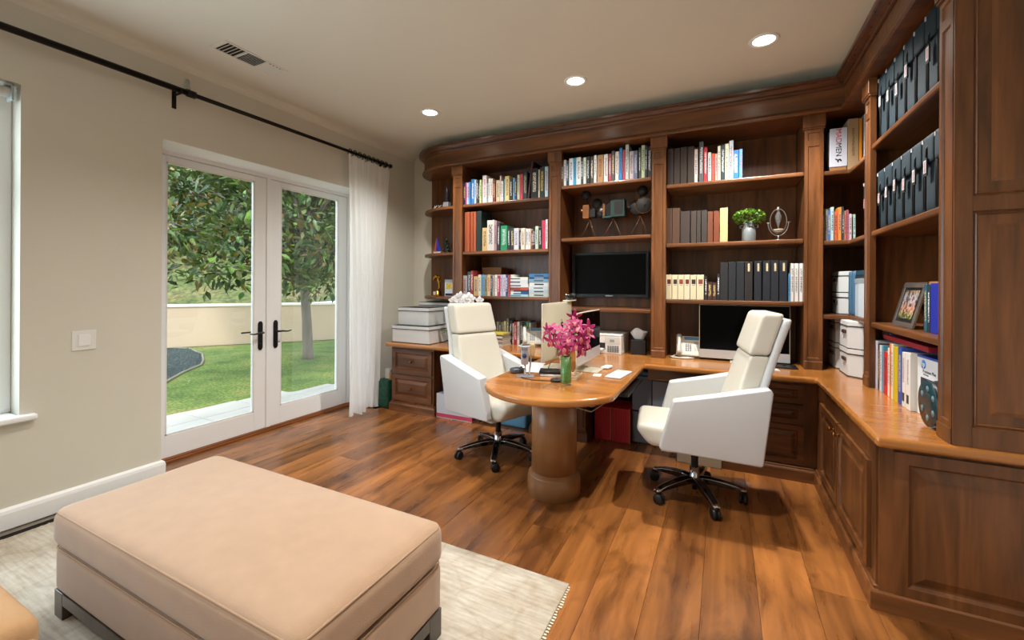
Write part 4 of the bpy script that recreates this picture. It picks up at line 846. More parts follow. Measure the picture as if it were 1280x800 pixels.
# things lying on and beside those books
o = build('picture_book', MB().box(0, 0, 0, .16, .13, .02), mat('grey_cover', '4c5250', .5), loc=(-1.99, 4.14, .972), rot=(0, R(-12), 0)); tag(o, 'dark grey book lying tilted on the books near the desk telephone', 'book')
# cupped brown box behind the books on the third shelf
o = build('wooden_box', MB().box(-2.44, 4.17, 1.2855, -2.20, 4.34, 1.60), mat('tan_box', '8a5a2c', .6), world=True, loc=(-2.32, 4.25, 1.2855), bevel=.003); tag(o, 'brown wooden box standing behind the books on the third left shelf', 'box')
# ================================================================= SIDE BAY
for i, (y0, y1, h, c, wd_) in enumerate(S_R4[:10]):
    w_ = y0-y1-.002; o = book(w_, .23, h, c, plain=(i in (0, 8))); o.rotation_euler = (0, 0, R(-90)); o.location = (.862, min(y0, 3.50), ZT+.0005)
    tag(o, '%s %s, %s from the left on the right-hand worktop' % (wd_, 'board' if i == 0 else 'book', ORD[i]), 'board' if i == 0 else 'book', 'books on the right-hand worktop')
for i, (y0, y1, h, c, wd_) in enumerate(S_R4[10:]):
    o = build('paper_carton', MB().box(0, y1, 0, .25, y0-.003, h), mat('carton_white', 'dcdad2', .5), loc=(.862, 0, ZT+.0005), bevel=.002)
    tag(o, 'white slim printer paper carton, %s of the two left of the large carton' % ('left' if i == 0 else 'right'), 'box', 'white paper cartons')
    ym = (y0+y1)/2
    build('print_panel', MB().box(-.0008, ym-.014, .03, 0, ym+.014, .075), mat('print_dark', '30343c', .5), o); build('print_panel', MB().box(-.0008, ym-.010, .13, 0, ym+.008, .26), mat('print_mauve', 'b8a4a8', .5, var=.3, vscale=60), o)
hp = empty('paper_box', (.885, 2.852, ZT+.0005), R(4), label='large white photo paper box with a round blue logo', cat='box')
build('carton', MB().box(0, -.34, 0, .28, 0, .295), mat('carton_white', 'dcdad2', .5), hp, bevel=.002)
build('carton_face', MB().box(-.0006, -.335, .005, 0, -.005, .290), mat('carton_pale_blue', 'd4dae0', .35), hp)
build('blue_top_edge', MB().box(-.001, -.34, .286, .28, 0, .2965), mat('carton_blue', '2a50a8', .4), hp)
build('photo_print', MB().box(-.0012, -.23, .075, 0, -.035, .190), mat('photo_dark', '14161c', .2), hp)
build('photo_edge', MB().box(-.0016, -.23, .066, -.0002, -.035, .076), mat('photo_grey', 'a0a0a4', .4), hp)
hub = build('logo_disc', MB().lathe([(.0, 0), (.022, 0), (.022, .0012), (0, .0012)], n=24, M=Matrix.Translation((-.0008, -.062, .255)) @ Matrix.Rotation(R(-90), 4, 'Y')), mat('logo_blue', '1c86cc', .4), hp)
mw = mat('logo_white', 'f0f4f6', .4); mk = mat('ink_black', '1a1a1e', .5)
text('logo_letters', 'hp', .036, mw, face_M((-.0026, -.062, .256), -Y, Z), hp)
text('print_line', 'Premium Plus', .022, mk, face_M((-.0010, -.115, .222), -Y, Z), hp); text('print_line', 'Photo Paper', .010, mk, face_M((-.0010, -.085, .207), -Y, Z), hp)
rl = empty('film_reel', (.838, 2.588, ZT+.0005), label='dark teal film reel standing on edge before the photo paper box', cat='reel')
RM = Matrix.Translation((0, 0, .106)) @ Matrix.Rotation(R(0), 4, 'Z') @ Matrix.Rotation(R(90), 4, 'Y')
tealp = mat('reel_teal', '12343c', .25)
for dz in (0, .035): build('flange', MB().lathe([(.03, dz), (.105, dz), (.105, dz+.004), (.03, dz+.004)], M=RM, n=40), tealp, rl)
build('film_pack', MB().lathe([(.03, .004), (.098, .004), (.098, .035), (.03, .035)], M=RM, n=40), black_pl, rl)
for k in range(6):
    a = 2*PI*k/6; build('hub_window', MB().lathe([(0, -.0012), (.014, -.0012), (.014, 0)], M=RM @ Matrix.Translation((.066*math.cos(a), .066*math.sin(a), 0)), n=16), mat('reel_window', '64828c', .3), rl)
lyr = empty('red_album', (.872, 2.96, 1.092), label='dark red album lying across the tops of the books on the right', cat='album')
build('cover', MB().box(-.004, -.28, .0, .24, .34, .026), mat('album_red', '90202c', .5), lyr, bevel=.003)
lyr = empty('black_case', (.90, 3.34, 1.077), label='small black and teal case on the books, left under the low shelf', cat='case')
build('case_body', MB().rbox((.06, .0, .035), (.15, .13, .06), .02, n=6), mat('case_dark', '1c2c34', .3, var=.5, vscale=40), lyr)
# photo frame, box and blue book on the low shelf
pf = empty('framed_photograph', (.885, 3.085, 1.181), 0, label='silver photo frame with a group picture leaning on the low shelf', cat='frame')
FM = Matrix.Rotation(R(14), 4, 'Y')
b = MB(); W2, H2 = .148, .255
for q in ((-W2, 0, W2, .03), (-W2, H2-.03, W2, H2), (-W2, .03, -W2+.03, H2-.03), (W2-.03, .03, W2, H2-.03)): b.box(0, q[0], q[1], .012, q[2], q[3], M=FM)
build('frame', b, mat('silver_frame', 'b4b4b0', .25, metal=.9), pf, bevel=.002)
build('backing', MB().box(.006, -W2+.01, .01, .014, W2-.01, H2-.01, M=FM), black_pl, pf)
pic = MB().box(.003, -W2+.055, .05, .0058, W2-.05, H2-.045, M=FM)
pm_ = bpy.data.materials.new('group_photo'); pm_.use_nodes = True; n = pm_.node_tree.nodes; l = pm_.node_tree.links; pb = n['Principled BSDF']; pb.inputs['Roughness'].default_value = .15
g = n.new('ShaderNodeTexCoord'); sx = n.new('ShaderNodeSeparateXYZ'); l.new(g.outputs['Generated'], sx.inputs[0]); cr = n.new('ShaderNodeValToRGB'); l.new(sx.outputs['Z'], cr.inputs[0]); e = cr.color_ramp.elements
e[0].color = rgb('5c6c3c'); e[1].color = rgb('7a6a54'); e[1].position = .95; q = e.new(.2); q.color = rgb('8a8060'); q = e.new(.3); q.color = rgb('a87860'); q = e.new(.72); q.color = rgb('8c8890')
vo = n.new('ShaderNodeTexVoronoi'); vo.inputs['Scale'].default_value = 60; l.new(g.outputs['Object'], vo.inputs[0]); mx = n.new('ShaderNodeMix'); mx.data_type = 'RGBA'; mx.blend_type = 'OVERLAY'; mx.inputs[0].default_value = .8; sep = n.new('ShaderNodeSeparateColor'); l.new(vo.outputs['Color'], sep.inputs[0])
l.new(cr.outputs[0], mx.inputs[6]); l.new(sep.outputs[0], mx.inputs[7]); l.new(mx.outputs[2], pb.inputs['Base Color'])
build('photograph', pic, pm_, pf); build('stand', MB().prism([(.062, .18), (.15, .0), (.135, .0), (.055, .15)], -.03, .03, 'y'), black_pl, pf)
o = build('cardboard_box', MB().box(.93, 2.70, 1.181, 1.10, 2.86, 1.43), mat('kraft', '9c6c40', .8), world=True, loc=(1, 2.78, 1.181), bevel=.002); tag(o, 'brown cardboard box standing behind the photo frame on the low shelf', 'box')
for i, (y0, y1, h, c, wd_) in enumerate(((2.825, 2.79, .235, '20586c', 'teal'), (2.785, 2.755, .23, '20303c', 'dark'), (2.75, 2.655, .24, '1c2c9c', 'royal blue'))):
    o = book(y0-y1-.002, .2, h, c, plain=(i == 2)); o.rotation_euler = (0, 0, R(-90)); o.location = (.90, y0, 1.181)
    tag(o, '%s book standing right of the photo frame on the low shelf' % wd_, 'book', 'books beside the photo frame')
# dark cases with tags, two rows
case_m = mat('navy_canvas', '0c2732', .75, var=.12, vscale=10, bump=.3, bscale=260); tag_r = mat('tag_red', 'b03040', .6); tag_w = mat('tag_white', 'c8ccd0', .5); strap_m = mat('strap_black', '0c1418', .7)
def case(y0, y1, z, h, lab, tagged, zt):
    t = empty('canvas_case', (.868, (y0+y1)/2, z), label=lab, cat='case', group='dark canvas cases on the right-hand shelves'); w_ = y0-y1-.006
    build('case_body', MB().rbox((.17, 0, h/2), (.33, w_, h), .022, n=8), case_m, t)
    build('flap', MB().rbox((-.001, 0, h-.06), (.014, w_*.94, .13), .006, n=4), case_m, t)
    build('piping', MB().tube([(.006, -w_*.46, .02), (.003, -w_*.46, h-.02)], .004, 6), strap_m, t); build('piping', MB().tube([(.006, w_*.46, .02), (.003, w_*.46, h-.02)], .004, 6), strap_m, t)
    if tagged:
        g_ = build('luggage_tag', MB().box(-.016, -.018, zt-.075, -.010, .018, zt+.01), strap_m, t, bevel=.002); build('tag_card', MB().box(-.0172, -.014, zt-.06, -.016, .014, zt), tag_w, g_); build('tag_stripe', MB().box(-.0178, -.006, zt-.055, -.0172, .002, zt-.006), tag_r, g_)
        build('tag_strap', MB().tube([(-.011, 0, zt+.01), (-.012, 0, zt+.05), (-.002, 0, zt+.08)], .0035, 6), strap_m, t)
    build('zip_pull', MB().box(-.012, w_*.30, h-.022, -.008, w_*.38, h-.002), tag_w, t)
R1 = [3.402, 3.262, 3.122, 2.985, 2.85, 2.715, 2.59, 2.475]
for i in range(7): case(R1[i], R1[i+1], 2.306, .385, 'dark navy canvas case on the uppermost right shelf, %s from the left' % ORD[i], i in (0, 1, 2, 3, 5), .26-.02*(i % 3))
R2 = [3.415, 3.375, 3.245, 3.07, 2.92, 2.765, 2.615, 2.475]
R2 = [3.405, 3.275, 3.145, 3.01, 2.875, 2.74, 2.605, 2.475]
for i in range(7): case(R2[i], R2[i+1], 1.756, .355, 'dark navy canvas case on the second right shelf, %s from the left' % ORD[i], i in (0, 1, 2, 3, 4, 5), .22+.012*(i % 3))
case(3.70, 3.575, 1.756, .355, 'dark navy canvas case alone on the corner shelf beside small books', True, .24)
# ================================================================= CORNER BAY
mm = empty('boxed_set', (.725, 3.998, 2.2855), label='white boxed set with red and black lettering on the top corner shelf', cat='box')
build('slipcase', MB().box(0, 0, .03, .108, .20, .322), mat('slipcase_white', 'ccd0dc', .4), mm, bevel=.002)
mr_ = mat('ink_red', 'd01840', .5)
text('title_red', 'MAD', .050, mr_, face_M((.054, -.0008, .262), -Z, X), mm); text('title_black', 'MEN', .050, mk, face_M((.054, -.0008, .157), -Z, X), mm)
build('falling_mark', MB().tube([(.035, -.001, .09), (.05, -.001, .078), (.062, -.001, .085), (.072, -.001, .072)], .005, 6).tube([(.05, -.001, .078), (.052, -.001, .062)], .004, 6), mk, mm)
build('tray', MB().box(.004, .006, 0, .104, .20, .03), mat('kraft', '9c6c40', .8), mm)
o = build('linen_book', MB().box(0, 0, 0, .066, .2, .38), mat('linen_tan', 'a88c68', .8, bump=.3, bscale=300), loc=(.836, 3.998, 2.2855), bevel=.003); tag(o, 'thick tan linen book right of the white boxed set', 'book')
build('spine_title', MB().box(.026, -.0008, .10, .040, 0, .31), mat('spine_print', '8a704e', .8, var=.6, vscale=90), o)
o = book(.016, .19, .375, 'e09028', plain=True); o.location = (.905, 3.998, 2.2855); tag(o, 'slim orange book on the top corner shelf', 'book')
o = book(.022, .19, .40, 'dcdce0', plain=True); o.location = (.932, 3.99, 2.2855); tag(o, 'slim white book at the right of the top corner shelf', 'book')
box_w = mat('canvas_white', 'd4d6d6', .8, bump=.2, bscale=250); trim_d = mat('box_trim_dark', '28262a', .6); handle_br = mat('handle_leather', '4a342c', .5)
def storage(x0, x1, y0, y1, z, h, lab, grp='white fabric storage boxes', lid=.035, handle='-x', ch=.0):
    t = empty('storage_box', ((x0+x1)/2, (y0+y1)/2, z), label=lab, cat='box', group=grp); hx_, hy_ = (x1-x0)/2, (y1-y0)/2
    c = ch; pl = [(-hx_+c, -hy_), (hx_, -hy_), (hx_, hy_), (-hx_, hy_), (-hx_, -hy_+c)] if c else [(-hx_, -hy_), (hx_, -hy_), (hx_, hy_), (-hx_, hy_)]
    build('box_body', MB().prism([(x*.985, y*.985) for x, y in pl], 0, h-lid), box_w, t, bevel=.004)
    ld = build('lid', MB().prism(pl, h-lid, h), box_w, t, bevel=.004)
    for zz, s in ((h-lid-.004, 1.0), (.0, .99)) + (((h-.004, .985),) if ch == 0 else ()):
        build('dark_trim', MB().prism([(x*s*1.004, y*s*1.004) for x, y in pl], zz, zz+.007), trim_d, t)
    if handle:
        M = Matrix.Translation((-hx_, 0, h*.60)) if handle == '-x' else Matrix.Translation((0, -hy_, h*.6)) @ Matrix.Rotation(R(90), 4, 'Z')
        build('leather_handle', MB().box(-.010, -.045, -.012, .004, .045, .012, M=M), handle_br, t, bevel=.003); build('handle_tie', MB().tube([M @ Vector((-.004, -.03, -.01)), M @ Vector((-.005, 0, -.045)), M @ Vector((-.004, .03, -.01))], .002, 5), mat('tie_grey', 'b0aeac', .7), t)
for j, (y0, y1, x0, nm) in enumerate(((3.715, 4.02, .795, 'front'), (4.04, 4.34, .785, 'rear'))):
    for i in range(2): storage(x0, x0+.30, y0, y1, ZT+.0006+i*.1965, .196, 'white fabric storage box with dark trim, %s of the %s stack on the corner worktop' % (('bottom', 'top')[i], nm), 'storage boxes on the corner worktop', ch=.07)
for i in range(2): storage(.80, 1.0, 4.03, 4.30, 1.1906+i*.166, .165, 'small white storage box on the low corner shelf, %s of the pair' % ('lower', 'upper')[i], 'small storage boxes on the corner shelf', ch=.05)
o = build('file_binder', MB().rbox((.13, 0, .165), (.26, .06, .33), .012, n=5), mat('slate_blue', '3c6684', .45), loc=(.845, 3.985, 1.1906)); tag(o, 'slate blue upright binder beside the small white corner boxes', 'binder')
o = build('file_binder', MB().rbox((.13, 0, .165), (.26, .045, .33), .012, n=5), mat('slate_blue', '3c6684', .45), loc=(.848, 3.925, 1.1906)); tag(o, 'second slate blue upright binder, nearer the pale blue file', 'binder')
o = build('magazine_file', MB().box(0, -.055, 0, .25, .055, .235), mat('ice_blue', 'b8c8d4', .4), loc=(.86, 3.835, 1.1906), bevel=.003); tag(o, 'pale blue magazine file on the low corner shelf', 'file box')
o = build('magazine_file', MB().box(0, -.075, 0, .25, .055, .235), mat('ice_white', 'd4e0e8', .4), loc=(.853, 3.72, 1.1906), bevel=.003); tag(o, 'bluish white magazine file at the right of the low corner shelf', 'file box')
for i, (h, c, nm) in enumerate(((.035, '9aa6ac', 'grey'), (.026, '20303c', 'dark blue'), (.03, '2c4c60', 'slate'))):
    o = build('flat_folder', MB().box(0, -.075, 0, .24, .165, h), mat('folder_'+c, c, .4), loc=(.856+.004*i, 3.72, 1.4266+[0, .0355, .062][i]), bevel=.003); tag(o, '%s folder lying on the upright files of the corner shelf' % nm, 'folder')
# ================================================================= LEFT END: boxes and ornaments
storage(-3.30, -2.79, 3.66, 3.985, ZT+.0006, .185, 'large white fabric storage box at the left front end of the worktop', 'storage boxes at the left end', handle=None)
storage(-3.28, -2.80, 4.04, 4.36, ZT+.0006, .185, 'white fabric storage box at the back of the left worktop end', 'storage boxes at the left end', handle=None)
storage(-3.285, -2.86, 3.74, 4.03, .9512, .195, 'white fabric storage box standing on the large left front box', 'storage boxes at the left end', handle=None)
storage(-3.25, -2.77, 4.06, 4.35, .9512, .245, 'flat white lidded box with black trim under the rounded shelves', 'storage boxes at the left end', handle=None)
# jacks-like figures
wire = mat('bone_white', 'd8d4c8', .5)
for i, x in enumerate((-3.035, -2.975, -2.915)):
    jx = empty('ornament', (x, 4.085, 2.2905), label='small spiky white and black ornament, %s of three on the top rounded shelf' % ('left', 'middle', 'right')[i], cat='ornament', group='three spiky ornaments')
    b = MB()
    for a_, b2 in (((-.022, -.012, 0), (.022, .012, .045)), ((.022, -.012, 0), (-.022, .012, .045)), ((-.02, .016, .02), (.02, -.016, .025))): b.tube([a_, b2], .0045, 6)
    build('jack_body', b, wire, jx); build('tip', MB().lathe([(0, -.007), (.006, -.004), (.007, 0), (.006, .004), (0, .007)], n=8, c=(.022, .012, .047)).lathe([(0, -.007), (.006, -.004), (.007, 0), (.006, .004), (0, .007)], n=8, c=(-.022, .012, .047)), black_pl, jx)
    if i < 2: build('pin', MB().tube([(0, 0, .02), (0, 0, .115)], .0025, 5), black_pl, jx)
ob = empty('obelisk', (-2.835, 4.04, 2.2905), label='dark tapering ornament on a silver block, top rounded shelf', cat='ornament')
build('silver_base', MB().box(-.035, -.03, 0, .035, .03, .055), mat('brushed_silver', 'b8bcc4', .35, metal=.7), ob, bevel=.003)
build('dark_spire', MB().lathe([(.030, .055), (.030, .20), (.016, .24), (0, .245)], n=4), mat('dark_slate', '26242c', .3), ob)
sb = empty('model_sailboat', (-3.09, 4.2, 1.7705), label='small model sailboat with a blue sail on the second rounded shelf', cat='model boat')
build('hull', MB().prism([(-.05, .03), (.06, .03), (.045, .006), (-.04, .006)], -.013, .013, 'y'), wire, sb, bevel=.003)
build('mast', MB().tube([(0, 0, .02), (-.005, 0, .215)], .003, 6), brass, sb)
build('blue_sail', MB().prism([(-.012, .038), (.06, .038), (-.006, .21)], -.002, .002, 'y'), mat('sail_blue', '1c2a9c', .6), sb); build('red_sail', MB().prism([(-.045, .038), (-.017, .038), (-.008, .20)], -.002, .002, 'y'), mat('sail_red', 'a04848', .6), sb)
build('stand', MB().box(-.03, -.02, 0, .03, .02, .008), black_pl, sb)
tp = empty('ornament', (-2.95, 4.2, 1.7705), label='dark jagged cone-shaped ornament on the second rounded shelf', cat='ornament'); b = MB()
for k in range(26): a = k*2.4; r = .055*(1-k/28); z = .006+k*.0068; b.lathe([(0, -.012), (.014, -.004), (.014, .004), (0, .012)], n=6, c=(r*math.cos(a), r*math.sin(a)*.6, z+.006))
b.lathe([(.05, 0), (.045, .02), (.0, .18)], n=10, sy=.6); build('cone_body', b, mat('dark_bronze_green', '20281f', .4, metal=.3), tp)
gold = mat('polished_gold', 'c09030', .22, metal=1)
tg = empty('trophy', (-3.075, 4.2, 1.2705), label='gold statuette trophy on the lowest rounded shelf', cat='trophy')
build('trophy_base', MB().lathe([(.05, 0), (.05, .012), (.044, .018), (.040, .055), (.03, .062)], n=20), gold, tg); build('white_plate', MB().box(-.03, -.052, .012, .0, -.040, .052), wire, tg)
build('figure', MB().tube([(.01, 0, .06), (.022, 0, .10), (.02, 0, .15), (.006, 0, .20), (-.006, 0, .235)], [.02, .013, .016, .020, .012], 12).lathe([(0, -.02), (.016, -.012), (.018, 0), (.012, .014), (0, .02)], n=12, c=(.022, 0, .225)), gold, tg)
build('wing', MB().tube([(.02, 0, .225), (-.02, 0, .232), (-.055, 0, .205), (-.07, 0, .19)], [.012, .026, .020, .004], 10).tube([(.018, 0, .15), (.035, 0, .17), (.03, 0, .2)], .006, 8), gold, tg)
fc = empty('framed_card', (-2.885, 4.15, 1.2705), label='small upright card with a yellow picture, lowest rounded shelf', cat='frame')
build('card', MB().box(-.055, 0, 0, .055, .008, .195), mat('card_blue_white', 'ccd8e4', .4), fc, bevel=.001); build('yellow_print', MB().box(-.035, -.001, .085, .045, 0, .15), mat('print_yellow', 'c8b040', .5, var=.3, vscale=60), fc); build('dark_print', MB().box(-.045, -.001, .006, .055, 0, .032), mat('print_navy', '1c2444', .5), fc)
# white orchid behind the left chair
po = mat('orchid_white', 'e8e8ec', .5); pg_ = mat('orchid_leaf', '3a7a34', .35); stem_m = mat('plant_stem', '4c6a30', .5)
def petal(mbx, M, L, w_, curl=.25, m=0):
    vs = []; n_ = 5
    for i in range(n_+1):
        t = i/n_; ww = w_*math.sin(PI*(.12+.80*t))**.8; z = -curl*L*t*t
        for s in (-1, -.5, 0, .5, 1): vs.append(M @ Vector((L*t, s*ww, z+ww*.25*(abs(s)**2))))
    fs = [(i*5+j, (i+1)*5+j, (i+1)*5+j+1, i*5+j+1) for i in range(n_) for j in range(4)]
    mbx.add(vs, fs, m, True)
def flower(parent, p, N, size, mats_, angs=(90, 162, 234, 306, 18), wd=.30, curl=.2):
    q = Vector(N).normalized().to_track_quat('Z', 'Y').to_matrix().to_4x4(); M0 = Matrix.Translation(Vector(p)) @ q
    b = MB()
    for a in angs: petal(b, M0 @ Matrix.Rotation(R(a), 4, 'Z') @ Matrix.Rotation(R(-12), 4, 'Y'), size, size*wd, curl)
    f = build('flower', b, mats_[0], parent, solid=.0008)
    b = MB(); petal(b, M0 @ Matrix.Translation((0, 0, size*.06)) @ Matrix.Rotation(R(270), 4, 'Z') @ Matrix.Rotation(R(-35), 4, 'Y'), size*.55, size*.24, .9)
    b.lathe([(0, 0), (size*.10, size*.05), (size*.09, size*.18), (0, size*.25)], n=8, M=M0); build('lip', b, mats_[1], f, solid=.0008)
    return f
oc = empty('potted_orchid', (-2.43, 3.86, ZT), label='white orchid whose blossoms show above the left office chair', cat='plant')
build('pot', MB().lathe([(.055, 0), (.07, .01), (.08, .13), (.075, .135), (.065, .12), (0, .12)], n=24), mat('pot_white', 'd8d8d4', .3), oc)
for k in range(6):
    a = R(20+60*k); b = MB(); petal(b, Matrix.Translation((0, 0, .12)) @ Matrix.Rotation(a, 4, 'Z') @ Matrix.Rotation(R(-28), 4, 'Y'), .26 if k else .30, .035, .55); build('leaf', b, pg_, oc, solid=.002)
b = MB(); petal(b, Matrix.Translation((0, 0, .12)) @ Matrix.Rotation(R(185), 4, 'Z') @ Matrix.Rotation(R(-10), 4, 'Y'), .38, .03, .15); build('leaf', b, pg_, oc, solid=.002)
build('stem', MB().tube([(0, 0, .12), (.02, 0, .30), (.0, -.01, .42), (-.06, -.02, .49), (-.15, -.02, .47)], .004, 6).tube([(0, 0, .12), (-.02, 0, .30), (.02, -.01, .44), (.10, -.01, .50), (.17, -.01, .46)], .004, 6), stem_m, oc)
for p in ((-.17, -.04, .465), (-.12, -.03, .50), (-.07, -.04, .52), (-.03, -.04, .485), (.03, -.04, .515), (.06, -.03, .49), (-.09, -.05, .46), (.165, -.04, .475), (.02, -.05, .46)):
    flower(oc, p, (random.uniform(.0, .6), -1, random.uniform(-.1, .3)), .048, (po, mat('orchid_lip', 'd8d2b8', .5)), wd=.42)
# under the counter, left knee space and beside the cabinet
bgx = empty('shopping_bag', (-3.47, 3.82, 0), label='dark green patterned bag between the curtain and the left cabinet', cat='bag')
build('bag_body', MB().rbox((0, 0, .16), (.17, .26, .32), .02, n=6), mat('bag_green', '14503c', .5, var=.5, vscale=30), bgx); build('paper_sheet', MB().box(-.03, -.05, .05, .045, .0, .43), white_pl, bgx, bevel=.004)
build('tan_roll', MB().tube([(.06, -.06, .1), (.065, -.06, .40)], .018, 10), mat('roll_tan', 'b88850', .7), bgx)
ms = empty('magazine_carton', (-2.50, 3.95, 0), label='white carton with a pink lower edge on the floor behind the left chair', cat='box')
build('carton', MB().box(-.22, -.25, 0, .22, .25, .255), mat('carton_lilac', 'd8dce8', .6), ms, bevel=.004); build('pink_band', MB().box(-.222, -.252, .012, .222, .252, .05), mat('band_pink', 'd04868', .5), ms)
o = build('storage_bin', MB().rbox((0, 0, .07), (.34, .40, .14), .02, n=6), mat('bin_blue', '6aa8cc', .4), loc=(-1.88, 3.98, .001)); tag(o, 'light blue plastic bin on the floor left of the column', 'bin')
o = build('black_case', MB().rbox((0, 0, .06), (.14, .2, .12), .01, n=4), black_pl, loc=(-2.64, 3.87, .2566)); tag(o, 'black case standing on the white and pink carton under the worktop', 'case')
# right knee space: red crates, grey file boxes, beige box
redm = mat('crate_red', 'c01420', .5); gy = mat('file_grey', '6c7078', .6); yl = mat('edge_yellow', 'a07830', .5)
for i, (x0, x1) in enumerate(((-1.055, -.90), (-.895, -.735))):
    t = empty('hanging_file_crate', ((x0+x1)/2, 3.86, 0), label='red file holder on the floor beside the grey boxes, %s one' % ('left', 'right')[i], cat='file box', group='red file holders'); w_ = (x1-x0)/2
    build('file_body', MB().box(-w_, 0, .0, w_, .30, .30), redm, t, bevel=.002); build('yellow_edge', MB().box(w_-.006, -.004, 0, w_, 0, .31), yl, t)
    for k in range(6): build('folder_edge', MB().box(-w_+.015+k*.022, -.002, .02, -w_+.017+k*.022, 0, .29), mat('folder_dark_red', '6c0a10', .6), t)
for i, (z0, z1) in enumerate(((.012, .285), (.295, .60))):
    t = empty('file_box', (-.53, 3.90, z0), label='grey file box in the right knee space, %s of the stack' % ('lower', 'upper')[i], cat='box', group='grey file boxes')
    build('box_body', MB().box(-.195, 0, 0, .195, .34, z1-z0), gy, t, bevel=.004); build('drawer_front', MB().box(-.02, -.006, .05, .17, 0, z1-z0-.03), mat('file_light', '8a9098', .5), t, bevel=.002)
    build('drawer_edge', MB().panel((-.03, -.001, .04), X, Z, .21, z1-z0-.06, [(0, 0), (.006, 0), (.0062, -.001)], back=0), black_pl, t)
    build('label_plate', MB().box(.04, -.009, .10, .12, -.006, .14), mat('plate_blue', '7a98b4', .4), t)
o = build('folded_blanket', MB().rbox((0, 0, .02), (.36, .30, .04), .015, n=5), mat('cloth_blue', '58809c', .8), loc=(-.50, 4.06, .601)); tag(o, 'blue folded cloth lying on the upper grey file box', 'cloth')
o = build('parcel', MB().box(-.16, -.14, 0, .16, .14, .10), mat('parcel_beige', 'b8ac94', .7), loc=(-.165, 3.78, .001), bevel=.004); tag(o, 'flat beige box on the floor behind the right chair base', 'box')
cbm = mat('cable_grey', '9a9894', .5)
for i, (pts) in enumerate(([(-.95, 2.62, .715), (-.86, 2.64, .62), (-.76, 2.70, .585), (-.68, 2.80, .64), (-.62, 2.95, .71)], [(-.92, 2.66, .715), (-.85, 2.70, .635), (-.77, 2.76, .60), (-.69, 2.84, .65), (-.60, 3.0, .71)])):
    o = build('cable', MB().tube([Vector(p)-Vector(pts[0]) for p in pts], .0035, 6), cbm, loc=pts[0]); tag(o, 'thin grey cable sagging below the peninsula edge, %s one' % ('lower', 'upper')[i], 'cable', 'cables under the peninsula')
kt = empty('keyboard_tray', (-.66, 3.15, .66), label='black pull-out tray under the right edge of the peninsula', cat='tray'); build('tray', MB().box(-.20, -.28, .0, .10, .28, .018), black_pl, kt, bevel=.004); build('runner', MB().box(-.03, -.30, .018, .0, .30, .055), cbm, kt)
# ================================================================= TV and film cameras
tv = empty('television', (-1.01, 4.235, 1.285), label='black flat television mounted between the shelves under the film cameras', cat='television')
b = MB(); b.panel((-.375, -.03, 0), X, Z, .75, .447, [(0, 0), (.002, .004), (.022, .004), (.024, .001)], back=-.03); build('bezel', b, mat('bezel_blue_black', '10181c', .22), tv)
build('screen', MB().box(-.350, -.032, .034, .350, -.0305, .423), mat('screen_black', '010102', .12, spec=.12), tv); text('maker_name', 'SAMSUNG', .016, mat('silver_print', 'c0c4c8', .4), face_M((0, -.0345, .017), X, Z), tv)
build('wall_mount', MB().box(-.12, 0, .1, .12, .063, .34), black_pl, tv)
bz = mat('old_brass', '8a6034', .35, metal=.8); blk = mat('camera_black', '14100e', .6); oldw = wood('camera_wood', '5c3216', '9a6030', 'x'); grn = mat('camera_green', '1f3a34', .5)
def tripod(t, h, sp, legs=(200, 320, 80)):
    for a in legs:
        a = R(a); build('tripod_leg', MB().tube([(0, 0, h), (.5*sp*math.cos(a), .4*sp*math.sin(a), h*.5), (sp*math.cos(a), .8*sp*math.sin(a), .004)], [.006, .005, .004], 6), wood('tripod_wood', '3c2414', '6c4224', 'z'), t)
    build('tripod_head', MB().lathe([(.006, h-.012), (.014, h-.008), (.016, h+.004), (0, h+.006)], n=12), bz, t)
YM = Matrix.Rotation(R(90), 4, 'X')
c1 = empty('film_projector', (-1.19, 4.14, 1.8655), label='antique wooden film projector model on a tripod, left of three', cat='film camera'); tripod(c1, .19, .09)
build('body', MB().box(-.065, -.04, .20, .0, .04, .335), oldw, c1, bevel=.003); build('lens', MB().tube([(-.065, 0, .285), (-.095, 0, .285)], [.02, .022], 14), bz, c1); build('lamp_house', MB().box(0, -.035, .21, .06, .035, .29), blk, c1, bevel=.004)
for (x, z, r) in ((-.045, .44, .045), (.07, .345, .05), (.10, .235, .032)): build('reel', MB().lathe([(0, -.012), (r, -.010), (r, -.006), (r*.35, -.004), (r*.35, .004), (r, .006), (r, .010), (0, .012)], M=Matrix.Translation((x, 0, z)) @ YM, n=26), blk, c1)
build('reel_arm', MB().tube([(-.045, 0, .44), (-.01, 0, .33), (.02, 0, .28)], .007, 6).tube([(.07, 0, .345), (.04, 0, .27)], .007, 6), blk, c1)
c2_ = empty('bellows_camera', (-.955, 4.15, 1.8655), label='antique green bellows camera model on a tripod, middle of three', cat='film camera'); tripod(c2_, .19, .11)
build('body', MB().box(-.02, -.05, .20, .11, .05, .37), grn, c2_, bevel=.003); build('side_panel', MB().box(.015, -.053, .225, .095, -.05, .345), blk, c2_)
b = MB()
for k in range(7): b.box(-.075+k*.008, -.04+.001*k, .225-.002*k, -.069+k*.008, .04, .325+.003*k)
build('bellows', b, blk, c2_); build('lens_board', MB().box(-.10, -.045, .215, -.078, .045, .33), oldw, c2_, bevel=.002); build('lens', MB().tube([(-.10, -.01, .275), (-.135, -.015, .275)], [.022, .026], 16), mat('lens_silver', 'a8a8a0', .3, metal=.8), c2_); build('bed', MB().box(-.10, -.045, .195, -.02, .045, .213), mat('bed_green', '1f4a44', .5), c2_)
c3_ = empty('film_camera', (-.70, 4.14, 1.8655), label='antique round black film camera model on a tripod, right of three', cat='film camera'); tripod(c3_, .19, .10)
